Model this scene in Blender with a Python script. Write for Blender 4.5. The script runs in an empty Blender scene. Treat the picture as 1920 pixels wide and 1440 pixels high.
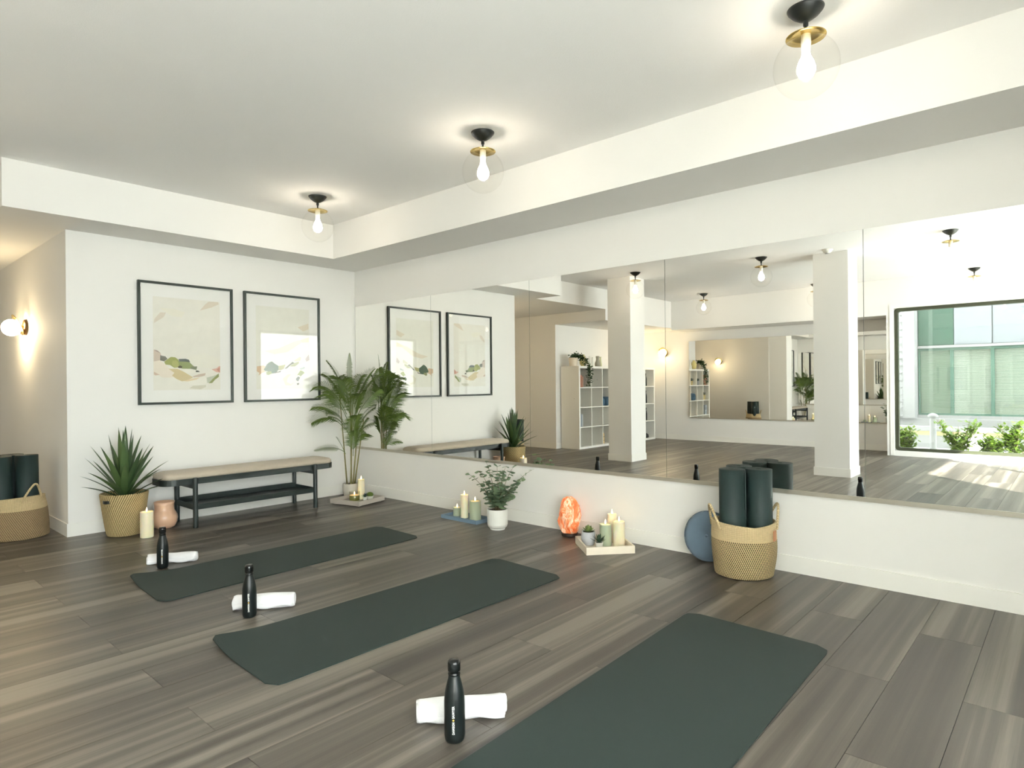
import bpy, bmesh, math, random
from mathutils import Vector, Matrix
random.seed(7)
scene = bpy.context.scene
COL = scene.collection
PI = math.pi

# ------------------------------------------------------------------ camera
CAM = Vector((-3.9253, -5.7822, 1.14))
yaw, pitch, roll = math.radians(41.9018), math.radians(0.0246), math.radians(-0.5504)
fwd = Vector((math.cos(pitch)*math.cos(yaw), math.cos(pitch)*math.sin(yaw), math.sin(pitch)))
rgt0 = Vector((math.sin(yaw), -math.cos(yaw), 0)); up0 = rgt0.cross(fwd)
rgt = rgt0*math.cos(roll) + up0*math.sin(roll); upv = -rgt0*math.sin(roll) + up0*math.cos(roll)
cd = bpy.data.cameras.new('camera'); cam = bpy.data.objects.new('camera', cd); COL.objects.link(cam)
cd.sensor_width = 36; cd.lens = 1183.8/1920*36; cd.clip_start = 0.05
cam.matrix_world = Matrix(((rgt.x, upv.x, -fwd.x, CAM.x), (rgt.y, upv.y, -fwd.y, CAM.y), (rgt.z, upv.z, -fwd.z, CAM.z), (0, 0, 0, 1)))
scene.camera = cam

# ------------------------------------------------------------------ world, sun, exposure
SKY = 9.5          # overcast-bright sky radiance
BULB = 36.0        # ceiling bulbs
SCONCE = 74.0
world = bpy.data.worlds.new('sky'); scene.world = world; world.use_nodes = True
bg = world.node_tree.nodes['Background']
bg.inputs[0].default_value = (0.88, 0.95, 1.0, 1); bg.inputs[1].default_value = SKY
sd = bpy.data.lights.new('sun', 'SUN'); sd.energy = 34.0; sd.angle = math.radians(0.6); sd.color = (1, .98, .95)
sun = bpy.data.objects.new('sun', sd); COL.objects.link(sun)
sun.rotation_euler = Vector((-0.60, 0.60, -0.50)).to_track_quat('-Z', 'Y').to_euler()
sun.location = (0, 0, 12)
def portal(name, loc, rot, sx, sy):
    d = bpy.data.lights.new(name, 'AREA'); d.shape = 'RECTANGLE'; d.size = sx; d.size_y = sy; d.cycles.is_portal = True
    o = bpy.data.objects.new(name, d); COL.objects.link(o); o.location = loc; o.rotation_euler = rot
portal('window_portal', (-7.22, -5.22, 1.16), (0, -PI/2, 0), 2.2, 3.1)
portal('window_portal', (-4.52, -7.07, 1.2), (PI/2, 0, 0), 4.25, 2.25)
vs = scene.view_settings
vs.view_transform = 'Standard'; vs.look = 'None'; vs.gamma = 1.0; vs.use_curve_mapping = False
vs.exposure = 0.58
cy = scene.cycles
cy.use_denoising = True
try: cy.denoiser = 'OPENIMAGEDENOISE'
except Exception: pass
cy.use_adaptive_sampling = True; cy.adaptive_threshold = .035
cy.max_bounces = 9; cy.diffuse_bounces = 4; cy.glossy_bounces = 6; cy.transparent_max_bounces = 16; cy.transmission_bounces = 6
cy.use_light_tree = False; cy.sample_clamp_indirect = 6.0; cy.caustics_reflective = True; cy.blur_glossy = 0.5

# ------------------------------------------------------------------ helpers
def s2l(c):
    return tuple(((v/255)/12.92 if v/255 <= .04045 else ((v/255+.055)/1.055)**2.4) for v in c)
MATS = {}
def new_mat(name):
    m = bpy.data.materials.new(name); m.use_nodes = True; nt = m.node_tree
    for n in list(nt.nodes): nt.nodes.remove(n)
    out = nt.nodes.new('ShaderNodeOutputMaterial')
    return m, nt, out
def N(nt, t, **kw):
    n = nt.nodes.new(t)
    for k, v in kw.items():
        if k.startswith('i_'):
            key = k[2:]; key = int(key) if key.isdigit() else key.replace('_', ' ')
            n.inputs[key].default_value = v
        else: setattr(n, k, v)
    return n
def mat(name, rgb, rough=.6, metal=0., spec=.5, var=.04, scale=8., bump=0., bscale=60., emit=None, estr=0., sss=0., sheen=0., coat=0.):
    """principled paint with a little procedural colour variation and relief"""
    if name in MATS: return MATS[name]
    m, nt, out = new_mat(name); L = nt.links.new
    b = N(nt, 'ShaderNodeBsdfPrincipled'); L(b.outputs[0], out.inputs[0])
    lin = s2l(rgb)
    b.inputs['Roughness'].default_value = rough; b.inputs['Metallic'].default_value = metal
    b.inputs['Specular IOR Level'].default_value = spec
    tc = N(nt, 'ShaderNodeTexCoord')
    nz = N(nt, 'ShaderNodeTexNoise', i_Scale=scale, i_Detail=2.); L(tc.outputs['Object'], nz.inputs['Vector'])
    mx = N(nt, 'ShaderNodeMix', data_type='RGBA')
    mx.inputs[6].default_value = tuple(max(0, v*(1-var)) for v in lin)+(1,); mx.inputs[7].default_value = tuple(min(1, v*(1+var)) for v in lin)+(1,)
    L(nz.outputs[0], mx.inputs[0]); L(mx.outputs[2], b.inputs['Base Color'])
    if bump:
        n2 = N(nt, 'ShaderNodeTexNoise', i_Scale=bscale, i_Detail=3.); L(tc.outputs['Object'], n2.inputs['Vector'])
        bp = N(nt, 'ShaderNodeBump', i_Strength=bump, i_Distance=.01); L(n2.outputs[0], bp.inputs['Height']); L(bp.outputs[0], b.inputs['Normal'])
    if emit:
        b.inputs['Emission Color'].default_value = s2l(emit)+(1,); b.inputs['Emission Strength'].default_value = estr
    if sss:
        b.inputs['Subsurface Weight'].default_value = sss; b.inputs['Subsurface Radius'].default_value = (.02, .012, .006); b.inputs['Subsurface Scale'].default_value = .5
    if sheen:
        b.inputs['Sheen Weight'].default_value = sheen
    if coat:
        b.inputs['Coat Weight'].default_value = coat; b.inputs['Coat Roughness'].default_value = .1
    MATS[name] = m
    return m
def glass_mat(name, tint=(1, 1, 1), f0=.06, edge=.5, rough=.01):
    if name in MATS: return MATS[name]
    m, nt, out = new_mat(name); L = nt.links.new
    t = N(nt, 'ShaderNodeBsdfTransparent'); t.inputs[0].default_value = tint+(1,)
    g = N(nt, 'ShaderNodeBsdfGlossy'); g.inputs['Roughness'].default_value = rough
    lw = N(nt, 'ShaderNodeLayerWeight', i_Blend=.5)
    mr = N(nt, 'ShaderNodeMapRange'); mr.inputs['To Min'].default_value = f0; mr.inputs['To Max'].default_value = edge
    pw = N(nt, 'ShaderNodeMath', operation='POWER'); pw.inputs[1].default_value = 4.
    L(lw.outputs['Facing'], pw.inputs[0]); L(pw.outputs[0], mr.inputs['Value'])
    x = N(nt, 'ShaderNodeMixShader'); L(mr.outputs[0], x.inputs[0]); L(t.outputs[0], x.inputs[1]); L(g.outputs[0], x.inputs[2]); L(x.outputs[0], out.inputs[0])
    MATS[name] = m; return m
def emit_mat(name, rgb, strength):
    if name in MATS: return MATS[name]
    m, nt, out = new_mat(name)
    e = N(nt, 'ShaderNodeEmission'); e.inputs[0].default_value = s2l(rgb)+(1,); e.inputs[1].default_value = strength
    nt.links.new(e.outputs[0], out.inputs[0]); MATS[name] = m; return m

def finish(bm, smooth=False):
    bmesh.ops.recalc_face_normals(bm, faces=bm.faces)
    if smooth:
        for f in bm.faces: f.smooth = True
def mesh_of(bm, name, mats, smooth=False, recalc=True):
    if recalc: bmesh.ops.recalc_face_normals(bm, faces=bm.faces)
    if smooth:
        for f in bm.faces: f.smooth = True
    me = bpy.data.meshes.new(name); bm.to_mesh(me); bm.free()
    for m in (mats if isinstance(mats, (list, tuple)) else [mats]): me.materials.append(m)
    return me
def link(name, me, parent=None, loc=(0, 0, 0), rot=(0, 0, 0)):
    o = bpy.data.objects.new(name, me); COL.objects.link(o); o.location = loc; o.rotation_euler = rot
    if parent: o.parent = parent
    return o
def obj(name, bm, mats, parent=None, loc=(0, 0, 0), rot=(0, 0, 0), smooth=False, recalc=True):
    return link(name, mesh_of(bm, name, mats, smooth, recalc), parent, loc, rot)
def tag(o, label, cat, group=None, kind=None):
    o['label'] = label; o['category'] = cat
    if group: o['group'] = group
    if kind: o['kind'] = kind
    return o
def empty(name, loc, rz=0., label=None, cat=None, group=None):
    o = bpy.data.objects.new(name, None); COL.objects.link(o); o.location = loc; o.rotation_euler = (0, 0, rz); o.empty_display_size = .05
    if label: tag(o, label, cat, group)
    return o
def struct(o, label=None):
    o['kind'] = 'structure'
    if label: o['label'] = label
    return o
def copy_tree(o, parent=None):
    c = o.copy(); COL.objects.link(c); c.parent = parent
    for ch in list(o.children): copy_tree(ch, c)
    return c
def B(): return bmesh.new()
def box(bm, x0, x1, y0, y1, z0, z1, mi=0, bev=0.):
    vs_ = [bm.verts.new(p) for p in ((x0, y0, z0), (x1, y0, z0), (x1, y1, z0), (x0, y1, z0), (x0, y0, z1), (x1, y0, z1), (x1, y1, z1), (x0, y1, z1))]
    fs = [bm.faces.new([vs_[i] for i in q]) for q in ((3, 2, 1, 0), (4, 5, 6, 7), (0, 1, 5, 4), (1, 2, 6, 5), (2, 3, 7, 6), (3, 0, 4, 7))]
    for f in fs: f.material_index = mi
    if bev:
        es = {e for f in fs for e in f.edges}
        bmesh.ops.bevel(bm, geom=list(es), offset=bev, segments=2, affect='EDGES', profile=.6)
    return fs
def boxes(*bs, bev=0.):
    bm = B()
    for b in bs: box(bm, *b, bev=bev)
    return bm
def lathe(bm, prof, seg=32, cx=0., cy=0., cap=True, mi=0, sx=1., sy=1., wob=None):
    """prof: (r, z) bottom to top; r == 0 closes"""
    rings = []
    for r, z in prof:
        if r <= 1e-6: rings.append([bm.verts.new((cx, cy, z))]); continue
        ring = []
        for k in range(seg):
            a = 2*PI*k/seg; rr = r*(wob(a, z) if wob else 1.)
            ring.append(bm.verts.new((cx+rr*math.cos(a)*sx, cy+rr*math.sin(a)*sy, z)))
        rings.append(ring)
    for a, b in zip(rings, rings[1:]):
        if len(a) == 1 and len(b) == 1: continue
        for k in range(seg):
            k2 = (k+1) % seg
            if len(a) == 1: f = bm.faces.new((a[0], b[k2], b[k]))
            elif len(b) == 1: f = bm.faces.new((a[k], a[k2], b[0]))
            else: f = bm.faces.new((a[k], a[k2], b[k2], b[k]))
            f.material_index = mi
    if cap:
        for ring, rev in ((rings[0], True), (rings[-1], False)):
            if len(ring) > 2:
                f = bm.faces.new(ring[::-1] if rev else ring); f.material_index = mi
    return rings
def tube(bm, pts, rad, seg=8, cap=True, mi=0):
    pts = [Vector(p) for p in pts]; n = len(pts)
    rads = rad if isinstance(rad, (list, tuple)) else [rad]*n
    rings = []; prev = None
    for i, p in enumerate(pts):
        t = (pts[min(i+1, n-1)]-pts[max(i-1, 0)]).normalized()
        if prev is None:
            a = Vector((0, 0, 1)) if abs(t.z) < .9 else Vector((1, 0, 0))
            u = t.cross(a).normalized()
        else:
            u = (prev - t*prev.dot(t)).normalized()
        prev = u; v = t.cross(u)
        rings.append([bm.verts.new(p+(u*math.cos(2*PI*k/seg)+v*math.sin(2*PI*k/seg))*rads[i]) for k in range(seg)])
    for a, b in zip(rings, rings[1:]):
        for k in range(seg):
            f = bm.faces.new((a[k], a[(k+1) % seg], b[(k+1) % seg], b[k])); f.material_index = mi
    if cap: bm.faces.new(rings[0][::-1]).material_index = mi; bm.faces.new(rings[-1]).material_index = mi
def prism(bm, pts, z0, z1, mi=0):
    lo = [bm.verts.new((x, y, z0)) for x, y in pts]; hi = [bm.verts.new((x, y, z1)) for x, y in pts]; n = len(pts)
    fs = [bm.faces.new(lo[::-1]), bm.faces.new(hi)]
    for k in range(n): fs.append(bm.faces.new((lo[k], lo[(k+1) % n], hi[(k+1) % n], hi[k])))
    for f in fs: f.material_index = mi
    return lo, hi
def rrect(x0, x1, y0, y1, r, seg=6):
    pts = []
    for cx, cy, a0 in ((x1-r, y1-r, 0), (x0+r, y1-r, 90), (x0+r, y0+r, 180), (x1-r, y0+r, 270)):
        for k in range(seg+1):
            a = math.radians(a0+90*k/seg); pts.append((cx+r*math.cos(a), cy+r*math.sin(a)))
    return pts
def bez(p0, p1, p2, n):
    p0, p1, p2 = Vector(p0), Vector(p1), Vector(p2)
    return [p0*(1-t)**2+p1*2*t*(1-t)+p2*t*t for t in (k/(n-1) for k in range(n))]

# ------------------------------------------------------------------ materials
PAINT = mat('wall_paint', (240, 238, 233), .75, var=.012, scale=3.)
CEIL = mat('ceiling_paint', (250, 249, 246), .85, var=.012, scale=3., bump=.12, bscale=160.)
TRIM = mat('trim_paint', (244, 242, 235), .45, var=.01, scale=3.)
BLACK = mat('black_metal', (30, 34, 33), .42, var=.05)
BENCHB = mat('black_stained_wood', (33, 43, 42), .42, var=.12, scale=14., bump=.05)
BRASS = mat('brass', (214, 186, 112), .25, metal=1., var=.03)
GLOBE = glass_mat('clear_globe_glass', (1, .998, .99), .012, .30)
PANE = glass_mat('window_pane_glass', (.97, .985, .975), .05, .5)
PICGLASS = glass_mat('picture_glass', (.99, .99, .985), .03, .35)
RUBBER = mat('yoga_mat_rubber', (39, 51, 48), .68, var=.05, scale=120., bump=.10, bscale=500., spec=.35)
ROLLR = mat('rolled_mat_rubber', (24, 43, 42), .6, var=.06, scale=120., bump=.12, bscale=400., spec=.4)
TOWEL = mat('white_terry', (240, 239, 240), .95, var=.02, scale=60., bump=.35, bscale=260., sheen=.3)
WAX = mat('ivory_wax', (246, 236, 205), .5, var=.02, sss=.35)
GWAX = mat('sage_wax', (172, 183, 156), .55, var=.03, sss=.1)
WAXTOP = mat('warm_wax_pool', (244, 216, 178), .4, var=.03, emit=(255, 190, 120), estr=.25)
FLAME = emit_mat('flame', (255, 214, 150), 14.)
WICK = mat('wick', (40, 34, 30), .9)
WHITEP = mat('white_ceramic', (236, 236, 228), .38, var=.015)
SOIL = mat('potting_soil', (52, 44, 34), .95, var=.3, scale=80., bump=.6)
GREEN_Y = None

def floor_material():
    m, nt, out = new_mat('vinyl_plank'); L = nt.links.new
    b = N(nt, 'ShaderNodeBsdfPrincipled'); L(b.outputs[0], out.inputs[0])
    tc = N(nt, 'ShaderNodeTexCoord'); oi = N(nt, 'ShaderNodeObjectInfo'); ge = N(nt, 'ShaderNodeNewGeometry')
    ad = N(nt, 'ShaderNodeMath', operation='ADD'); L(oi.outputs['Random'], ad.inputs[0]); L(ge.outputs['Random Per Island'], ad.inputs[1])
    fr = N(nt, 'ShaderNodeMath', operation='FRACT'); L(ad.outputs[0], fr.inputs[0])
    off = N(nt, 'ShaderNodeMath', operation='MULTIPLY', i_1=53.); L(fr.outputs[0], off.inputs[0])
    cmb = N(nt, 'ShaderNodeCombineXYZ'); [L(off.outputs[0], cmb.inputs[k]) for k in range(3)]
    va = N(nt, 'ShaderNodeVectorMath', operation='ADD'); L(tc.outputs['Object'], va.inputs[0]); L(cmb.outputs[0], va.inputs[1])
    def streak(sx, sy, sc, det, rough=.55):
        mp = N(nt, 'ShaderNodeMapping'); mp.inputs['Scale'].default_value = (sx, sy, 1); L(va.outputs[0], mp.inputs[0])
        n = N(nt, 'ShaderNodeTexNoise', i_Scale=sc, i_Detail=det, i_Roughness=rough); L(mp.outputs[0], n.inputs['Vector']); return n
    big = streak(.16, 6.5, 1.5, 2.); fine = streak(.8, 60., 2.2, 5., .65); mid = streak(.35, 20., 1.6, 4.)
    r1 = N(nt, 'ShaderNodeMapRange'); r1.inputs['From Min'].default_value = .38; r1.inputs['From Max'].default_value = .66; L(big.outputs[0], r1.inputs['Value'])
    # tone of plank + broad streak + grain
    a1 = N(nt, 'ShaderNodeMath', operation='MULTIPLY', i_1=.42); L(r1.outputs[0], a1.inputs[0])
    a2 = N(nt, 'ShaderNodeMath', operation='MULTIPLY_ADD', i_1=.30); L(fr.outputs[0], a2.inputs[0]); L(a1.outputs[0], a2.inputs[2])
    a3 = N(nt, 'ShaderNodeMath', operation='MULTIPLY_ADD', i_1=.45); L(mid.outputs[0], a3.inputs[0]); L(a2.outputs[0], a3.inputs[2])
    a4 = N(nt, 'ShaderNodeMath', operation='MULTIPLY_ADD', i_1=.36); L(fine.outputs[0], a4.inputs[0]); L(a3.outputs[0], a4.inputs[2])
    cr = N(nt, 'ShaderNodeValToRGB'); L(a4.outputs[0], cr.inputs[0])
    e = cr.color_ramp.elements
    e[0].position = .30; e[0].color = s2l((52, 48, 45))+(1,)
    e[1].position = 1.0; e[1].color = s2l((120, 113, 103))+(1,)
    k = cr.color_ramp.elements.new(.58); k.color = s2l((71, 65, 59))+(1,)
    k = cr.color_ramp.elements.new(.78); k.color = s2l((87, 81, 73))+(1,)
    L(cr.outputs[0], b.inputs['Base Color'])
    rr = N(nt, 'ShaderNodeMapRange'); rr.inputs['To Min'].default_value = .30; rr.inputs['To Max'].default_value = .46; L(fine.outputs[0], rr.inputs['Value']); L(rr.outputs[0], b.inputs['Roughness'])
    b.inputs['Specular IOR Level'].default_value = .5
    bp = N(nt, 'ShaderNodeBump', i_Strength=.12, i_Distance=.004); L(fine.outputs[0], bp.inputs['Height']); L(bp.outputs[0], b.inputs['Normal'])
    return m
PLANK = floor_material()

def weave_material(name, light, dark, na, kz, band=0., thr=.0, soft=.35):
    """diagonal stitches round an upright basket (object-space cylinder coordinates)"""
    m, nt, out = new_mat(name); L = nt.links.new
    b = N(nt, 'ShaderNodeBsdfPrincipled'); L(b.outputs[0], out.inputs[0]); b.inputs['Roughness'].default_value = .8
    tc = N(nt, 'ShaderNodeTexCoord'); sp = N(nt, 'ShaderNodeSeparateXYZ'); L(tc.outputs['Object'], sp.inputs[0])
    at = N(nt, 'ShaderNodeMath', operation='ARCTAN2'); L(sp.outputs[1], at.inputs[0]); L(sp.outputs[0], at.inputs[1])
    m1 = N(nt, 'ShaderNodeMath', operation='MULTIPLY', i_1=float(na)); L(at.outputs[0], m1.inputs[0])
    m2 = N(nt, 'ShaderNodeMath', operation='MULTIPLY_ADD', i_1=kz); L(sp.outputs[2], m2.inputs[0]); L(m1.outputs[0], m2.inputs[2])
    sn = N(nt, 'ShaderNodeMath', operation='SINE'); L(m2.outputs[0], sn.inputs[0])
    val = sn
    if band:
        m3 = N(nt, 'ShaderNodeMath', operation='MULTIPLY', i_1=2*PI/band); L(sp.outputs[2], m3.inputs[0])
        s3 = N(nt, 'ShaderNodeMath', operation='COSINE'); L(m3.outputs[0], s3.inputs[0])
        m4 = N(nt, 'ShaderNodeMath', operation='MULTIPLY_ADD', i_1=.45); L(s3.outputs[0], m4.inputs[0]); L(sn.outputs[0], m4.inputs[2]); val = m4
    mr = N(nt, 'ShaderNodeMapRange'); mr.inputs['From Min'].default_value = thr-soft; mr.inputs['From Max'].default_value = thr+soft; L(val.outputs[0], mr.inputs['Value'])
    nz = N(nt, 'ShaderNodeTexNoise', i_Scale=70., i_Detail=3.); L(tc.outputs['Object'], nz.inputs['Vector'])
    mx = N(nt, 'ShaderNodeMix', data_type='RGBA'); mx.inputs[6].default_value = s2l(dark)+(1,); mx.inputs[7].default_value = s2l(light)+(1,); L(mr.outputs[0], mx.inputs[0])
    mv = N(nt, 'ShaderNodeMix', data_type='RGBA', blend_type='MULTIPLY'); mv.inputs[0].default_value = .25; L(mx.outputs[2], mv.inputs[6]); L(nz.outputs[0], mv.inputs[7])
    L(mv.outputs[2], b.inputs['Base Color'])
    bp = N(nt, 'ShaderNodeBump', i_Strength=.5, i_Distance=.004); L(val.outputs[0], bp.inputs['Height']); L(bp.outputs[0], b.inputs['Normal'])
    MATS[name] = m; return m
JUTE = weave_material('plain_jute_coil', (230, 208, 164), (202, 178, 134), 150, 0., 0., .0, .9)
JUTEW = weave_material('twisted_jute_weave', (226, 200, 148), (62, 54, 38), 96, 260., .0105, .0, .5)
JUTEW2 = weave_material('twisted_jute_weave_soft', (186, 160, 118), (122, 100, 74), 96, 260., .0105, .0, .8)
SEAGR = weave_material('striped_seagrass', (214, 194, 142), (112, 86, 46), 64, -190., .010, -.25, .4)

def mirror_material():
    m, nt, out = new_mat('silvered_glass'); L = nt.links.new
    g = N(nt, 'ShaderNodeBsdfGlossy'); g.inputs['Roughness'].default_value = 0.; g.inputs[0].default_value = (.95, .945, .915, 1)
    L(g.outputs[0], out.inputs[0]); return m
MIRROR = mirror_material()
MEDGE = mat('mirror_edge', (132, 138, 128), .4)
RAIL = mat('brushed_rail', (196, 190, 176), .35, metal=.6)

def leaf_material(name, a, b_, rough=.45, trans=.25):
    m, nt, out = new_mat(name); L = nt.links.new
    b = N(nt, 'ShaderNodeBsdfPrincipled'); b.inputs['Roughness'].default_value = rough
    tc = N(nt, 'ShaderNodeTexCoord'); oi = N(nt, 'ShaderNodeObjectInfo'); ge = N(nt, 'ShaderNodeNewGeometry')
    nz = N(nt, 'ShaderNodeTexNoise', i_Scale=9., i_Detail=2.); L(tc.outputs['Object'], nz.inputs['Vector'])
    ad = N(nt, 'ShaderNodeMath', operation='ADD'); L(oi.outputs['Random'], ad.inputs[0]); L(ge.outputs['Random Per Island'], ad.inputs[1])
    fr = N(nt, 'ShaderNodeMath', operation='FRACT'); L(ad.outputs[0], fr.inputs[0])
    av = N(nt, 'ShaderNodeMath', operation='MULTIPLY_ADD', i_1=.6); L(fr.outputs[0], av.inputs[0])
    hv = N(nt, 'ShaderNodeMath', operation='MULTIPLY', i_1=.5); L(nz.outputs[0], hv.inputs[0]); L(hv.outputs[0], av.inputs[2])
    mx = N(nt, 'ShaderNodeMix', data_type='RGBA'); mx.inputs[6].default_value = s2l(a)+(1,); mx.inputs[7].default_value = s2l(b_)+(1,); L(av.outputs[0], mx.inputs[0])
    L(mx.outputs[2], b.inputs['Base Color'])
    tr = N(nt, 'ShaderNodeBsdfTranslucent'); L(mx.outputs[2], tr.inputs[0])
    ms = N(nt, 'ShaderNodeMixShader'); ms.inputs[0].default_value = trans; L(b.outputs[0], ms.inputs[1]); L(tr.outputs[0], ms.inputs[2]); L(ms.outputs[0], out.inputs[0])
    MATS[name] = m; return m
YUCCA = leaf_material('yucca_leaf', (48, 74, 50), (92, 116, 66), .4, .12)
PALM = leaf_material('palm_leaf', (50, 74, 22), (100, 122, 46), .45, .2)
EUCA = leaf_material('eucalyptus_leaf', (74, 104, 80), (136, 158, 122), .55, .15)
IVY = leaf_material('ivy_leaf', (38, 62, 36), (70, 96, 56), .5, .1)
SHRUB = leaf_material('shrub_leaf', (78, 108, 34), (136, 160, 66), .45, .3)
SUCC = leaf_material('succulent_leaf', (84, 108, 58), (150, 164, 100), .45, .1)
DKSUCC = leaf_material('dark_succulent_leaf', (30, 56, 44), (58, 84, 60), .45, .1)
CANE = mat('palm_cane', (124, 118, 66), .6, var=.2, scale=30.)
TWIG = mat('twig', (112, 98, 66), .7, var=.15)

# ------------------------------------------------------------------ room shell
CZ, SZ, NZ, FZ = 2.686, 2.362, 2.18, 2.14
Y_BACK = 0.0; XP = -2.6           # picture wall, its free end
Y_REAR = -7.0; X_LEFT = -7.75; X_WIN = -7.1; Y_STEP = -3.6; X_PAS = -4.85; Y_NICHE = 1.05; Y_END = 3.6
T = .18
fl = struct(obj('floor', boxes((X_LEFT-T, T, Y_REAR-T, Y_END+T, -.14, -.012)), mat('subfloor', (46, 44, 42), .9)), 'dark grey-brown wood-look plank floor')
# planks: 0.2286 wide, 1.22 long, half-length stagger
PW, PL, GAP = .2286, 1.22, .0016
cache = {}
def plank_mesh(l, w):
    key = (round(l, 3), round(w, 3))
    if key not in cache:
        bm = B(); box(bm, -l/2+GAP/2, l/2-GAP/2, -w/2+GAP/2, w/2-GAP/2, -.012, 0)
        cache[key] = mesh_of(bm, 'plank', PLANK)
    return cache[key]
rest = []
n0 = int(math.floor((Y_REAR+5.24)/PW)); n1 = int(math.ceil((Y_END+5.24)/PW))
for n in range(n0, n1):
    ya, yb = -5.24+n*PW, -5.24+(n+1)*PW
    ya2, yb2 = max(ya, Y_REAR), min(yb, Y_END)
    if yb2-ya2 < .02: continue
    ph = -1.20 if n % 2 == 0 else -0.59
    xs0, xs1 = (X_LEFT, 0.) if yb2 <= Y_NICHE+.25 else (X_PAS-.02, XP+.02)
    k = -1
    while True:
        xb, xa = ph-k*PL, ph-(k+1)*PL
        k += 1
        if xb <= xs0: break
        xa2, xb2 = max(xa, xs0), min(xb, xs1)
        if xb2-xa2 < .03: continue
        if yb2 < -6.0 or (yb2 < -5.4 and xb2 < -4.3): rest.append((xa2, xb2, ya2, yb2)); continue
        link('plank', plank_mesh(xb2-xa2, yb2-ya2), fl, ((xa2+xb2)/2, (ya2+yb2)/2, 0))
bm = B()
for a in rest: box(bm, a[0]+GAP/2, a[1]-GAP/2, a[2]+GAP/2, a[3]-GAP/2, -.012, 0)
o = obj('rear_planks', bm, PLANK, fl); o['kind'] = 'stuff'

def wall(name, *bs, m=PAINT, label=None):
    return struct(obj(name, boxes(*bs), m), label)
wall('wall_right', (0, T, Y_REAR-T, Y_END+T, 0, CZ), label='off-white wall that carries the long mirror')
wall('wall_back', (XP, 0, 0, Y_END, 0, CZ), label='off-white wall with two framed prints')
wall('wall_passage_end', (X_PAS, XP, Y_END, Y_END+T, 0, CZ), label='end wall of the passage behind the picture wall')
wall('wall_niche', (X_LEFT-T, X_PAS, Y_NICHE, Y_END+T, 0, CZ), label='pale wall behind the white cube shelves')
wall('wall_left', (X_LEFT-.06, X_LEFT, Y_STEP, Y_NICHE, 0, CZ), label='wall opposite the long mirror with a second mirror')
WY0, WY1, WZ0, WZ1 = -6.75, -3.70, .08, 2.235
wall('wall_window', (X_LEFT-.06, X_WIN-T, Y_STEP-.02, Y_STEP, 0, CZ), (X_WIN-T, X_WIN, WY1, Y_STEP, 0, CZ), (X_WIN-T, X_WIN, WY0, WY1, 0, WZ0), (X_WIN-T, X_WIN, WY0, WY1, WZ1, CZ), (X_WIN-T, X_WIN, Y_REAR-T, WY0, 0, CZ), label='white wall around the large garden window')
RX0, RX1, RZ0, RZ1 = -6.65, -2.4, .08, 2.33
wall('wall_rear', (X_WIN, RX0, Y_REAR-T, Y_REAR, 0, CZ), (RX1, 0, Y_REAR-T, Y_REAR, 0, CZ), (RX0, RX1, Y_REAR-T, Y_REAR, 0, RZ0), (RX0, RX1, Y_REAR-T, Y_REAR, RZ1, CZ))
struct(obj('ceiling', boxes((X_LEFT-T, T, Y_REAR-T, Y_END+T, CZ, CZ+.2)), CEIL), 'white textured ceiling')
struct(obj('added_light_blocker', boxes((X_LEFT-T, -4.0, Y_REAR-T, 9, CZ+.2, 9.0), (X_LEFT-T, X_LEFT, -20, Y_REAR-T, -.15, 9.0)), PAINT))  # unseen mass and fin added to keep sun and sky off the courtyard facade
def soffit(name, b, label): return struct(obj(name, boxes(b), PAINT), label)
soffit('ceiling_bulkhead_right', (-.546, 0, Y_REAR, 0, SZ, CZ), 'dropped bulkhead running above the long mirror')
soffit('ceiling_bulkhead_back', (-3.058, -.546, -.457, 0, SZ, CZ), 'dropped bulkhead above the framed prints')
soffit('ceiling_passage', (X_PAS, XP, 0, Y_END, SZ, CZ), 'lower ceiling of the passage')
soffit('ceiling_bulkhead_niche', (X_LEFT, X_PAS, 0, Y_NICHE, NZ, CZ), 'low bulkhead over the cube shelves')
soffit('ceiling_bulkhead_left', (X_LEFT, X_WIN, Y_STEP, 0, FZ, CZ), 'low bulkhead over the second mirror')
BH, BT = .10, .009
def board(name, *bs, parent=None):
    bm = B()
    for b in bs: box(bm, *b, 0, BH)
    o = obj(name, bm, TRIM, parent)
    return o if parent else struct(o)
board('baseboard_right', (-BT, 0, Y_REAR, 0))
board('baseboard_back', (XP-BT, -BT, -BT, 0))
board('baseboard_passage', (XP-BT, XP, 0, Y_END), (X_PAS, X_PAS+BT, Y_NICHE-BT, Y_END), (X_PAS, XP, Y_END-BT, Y_END))
board('baseboard_niche', (X_LEFT, X_PAS, Y_NICHE-BT, Y_NICHE))
board('baseboard_left', (X_LEFT, X_LEFT+BT, Y_STEP, Y_NICHE))
for nm, (x0, x1, y0, y1), lb in (('column', (-4.43, -4.03, -.965, -.58), 'square white column beside the cube shelves, seen in the mirror'),
                                 ('column', (-4.69, -4.28, -3.77, -3.38), 'square white column beside the garden window, seen in the mirror')):
    c = struct(obj(nm, boxes((x0, x1, y0, y1, 0, CZ)), PAINT), lb)
    bm = B()
    for b in ((x0-BT, x1+BT, y0-BT, y0), (x0-BT, x1+BT, y1, y1+BT), (x0-BT, x0, y0, y1), (x1, x1+BT, y0, y1)): box(bm, *b, 0, BH)
    obj('baseboard', bm, TRIM, c)

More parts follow.
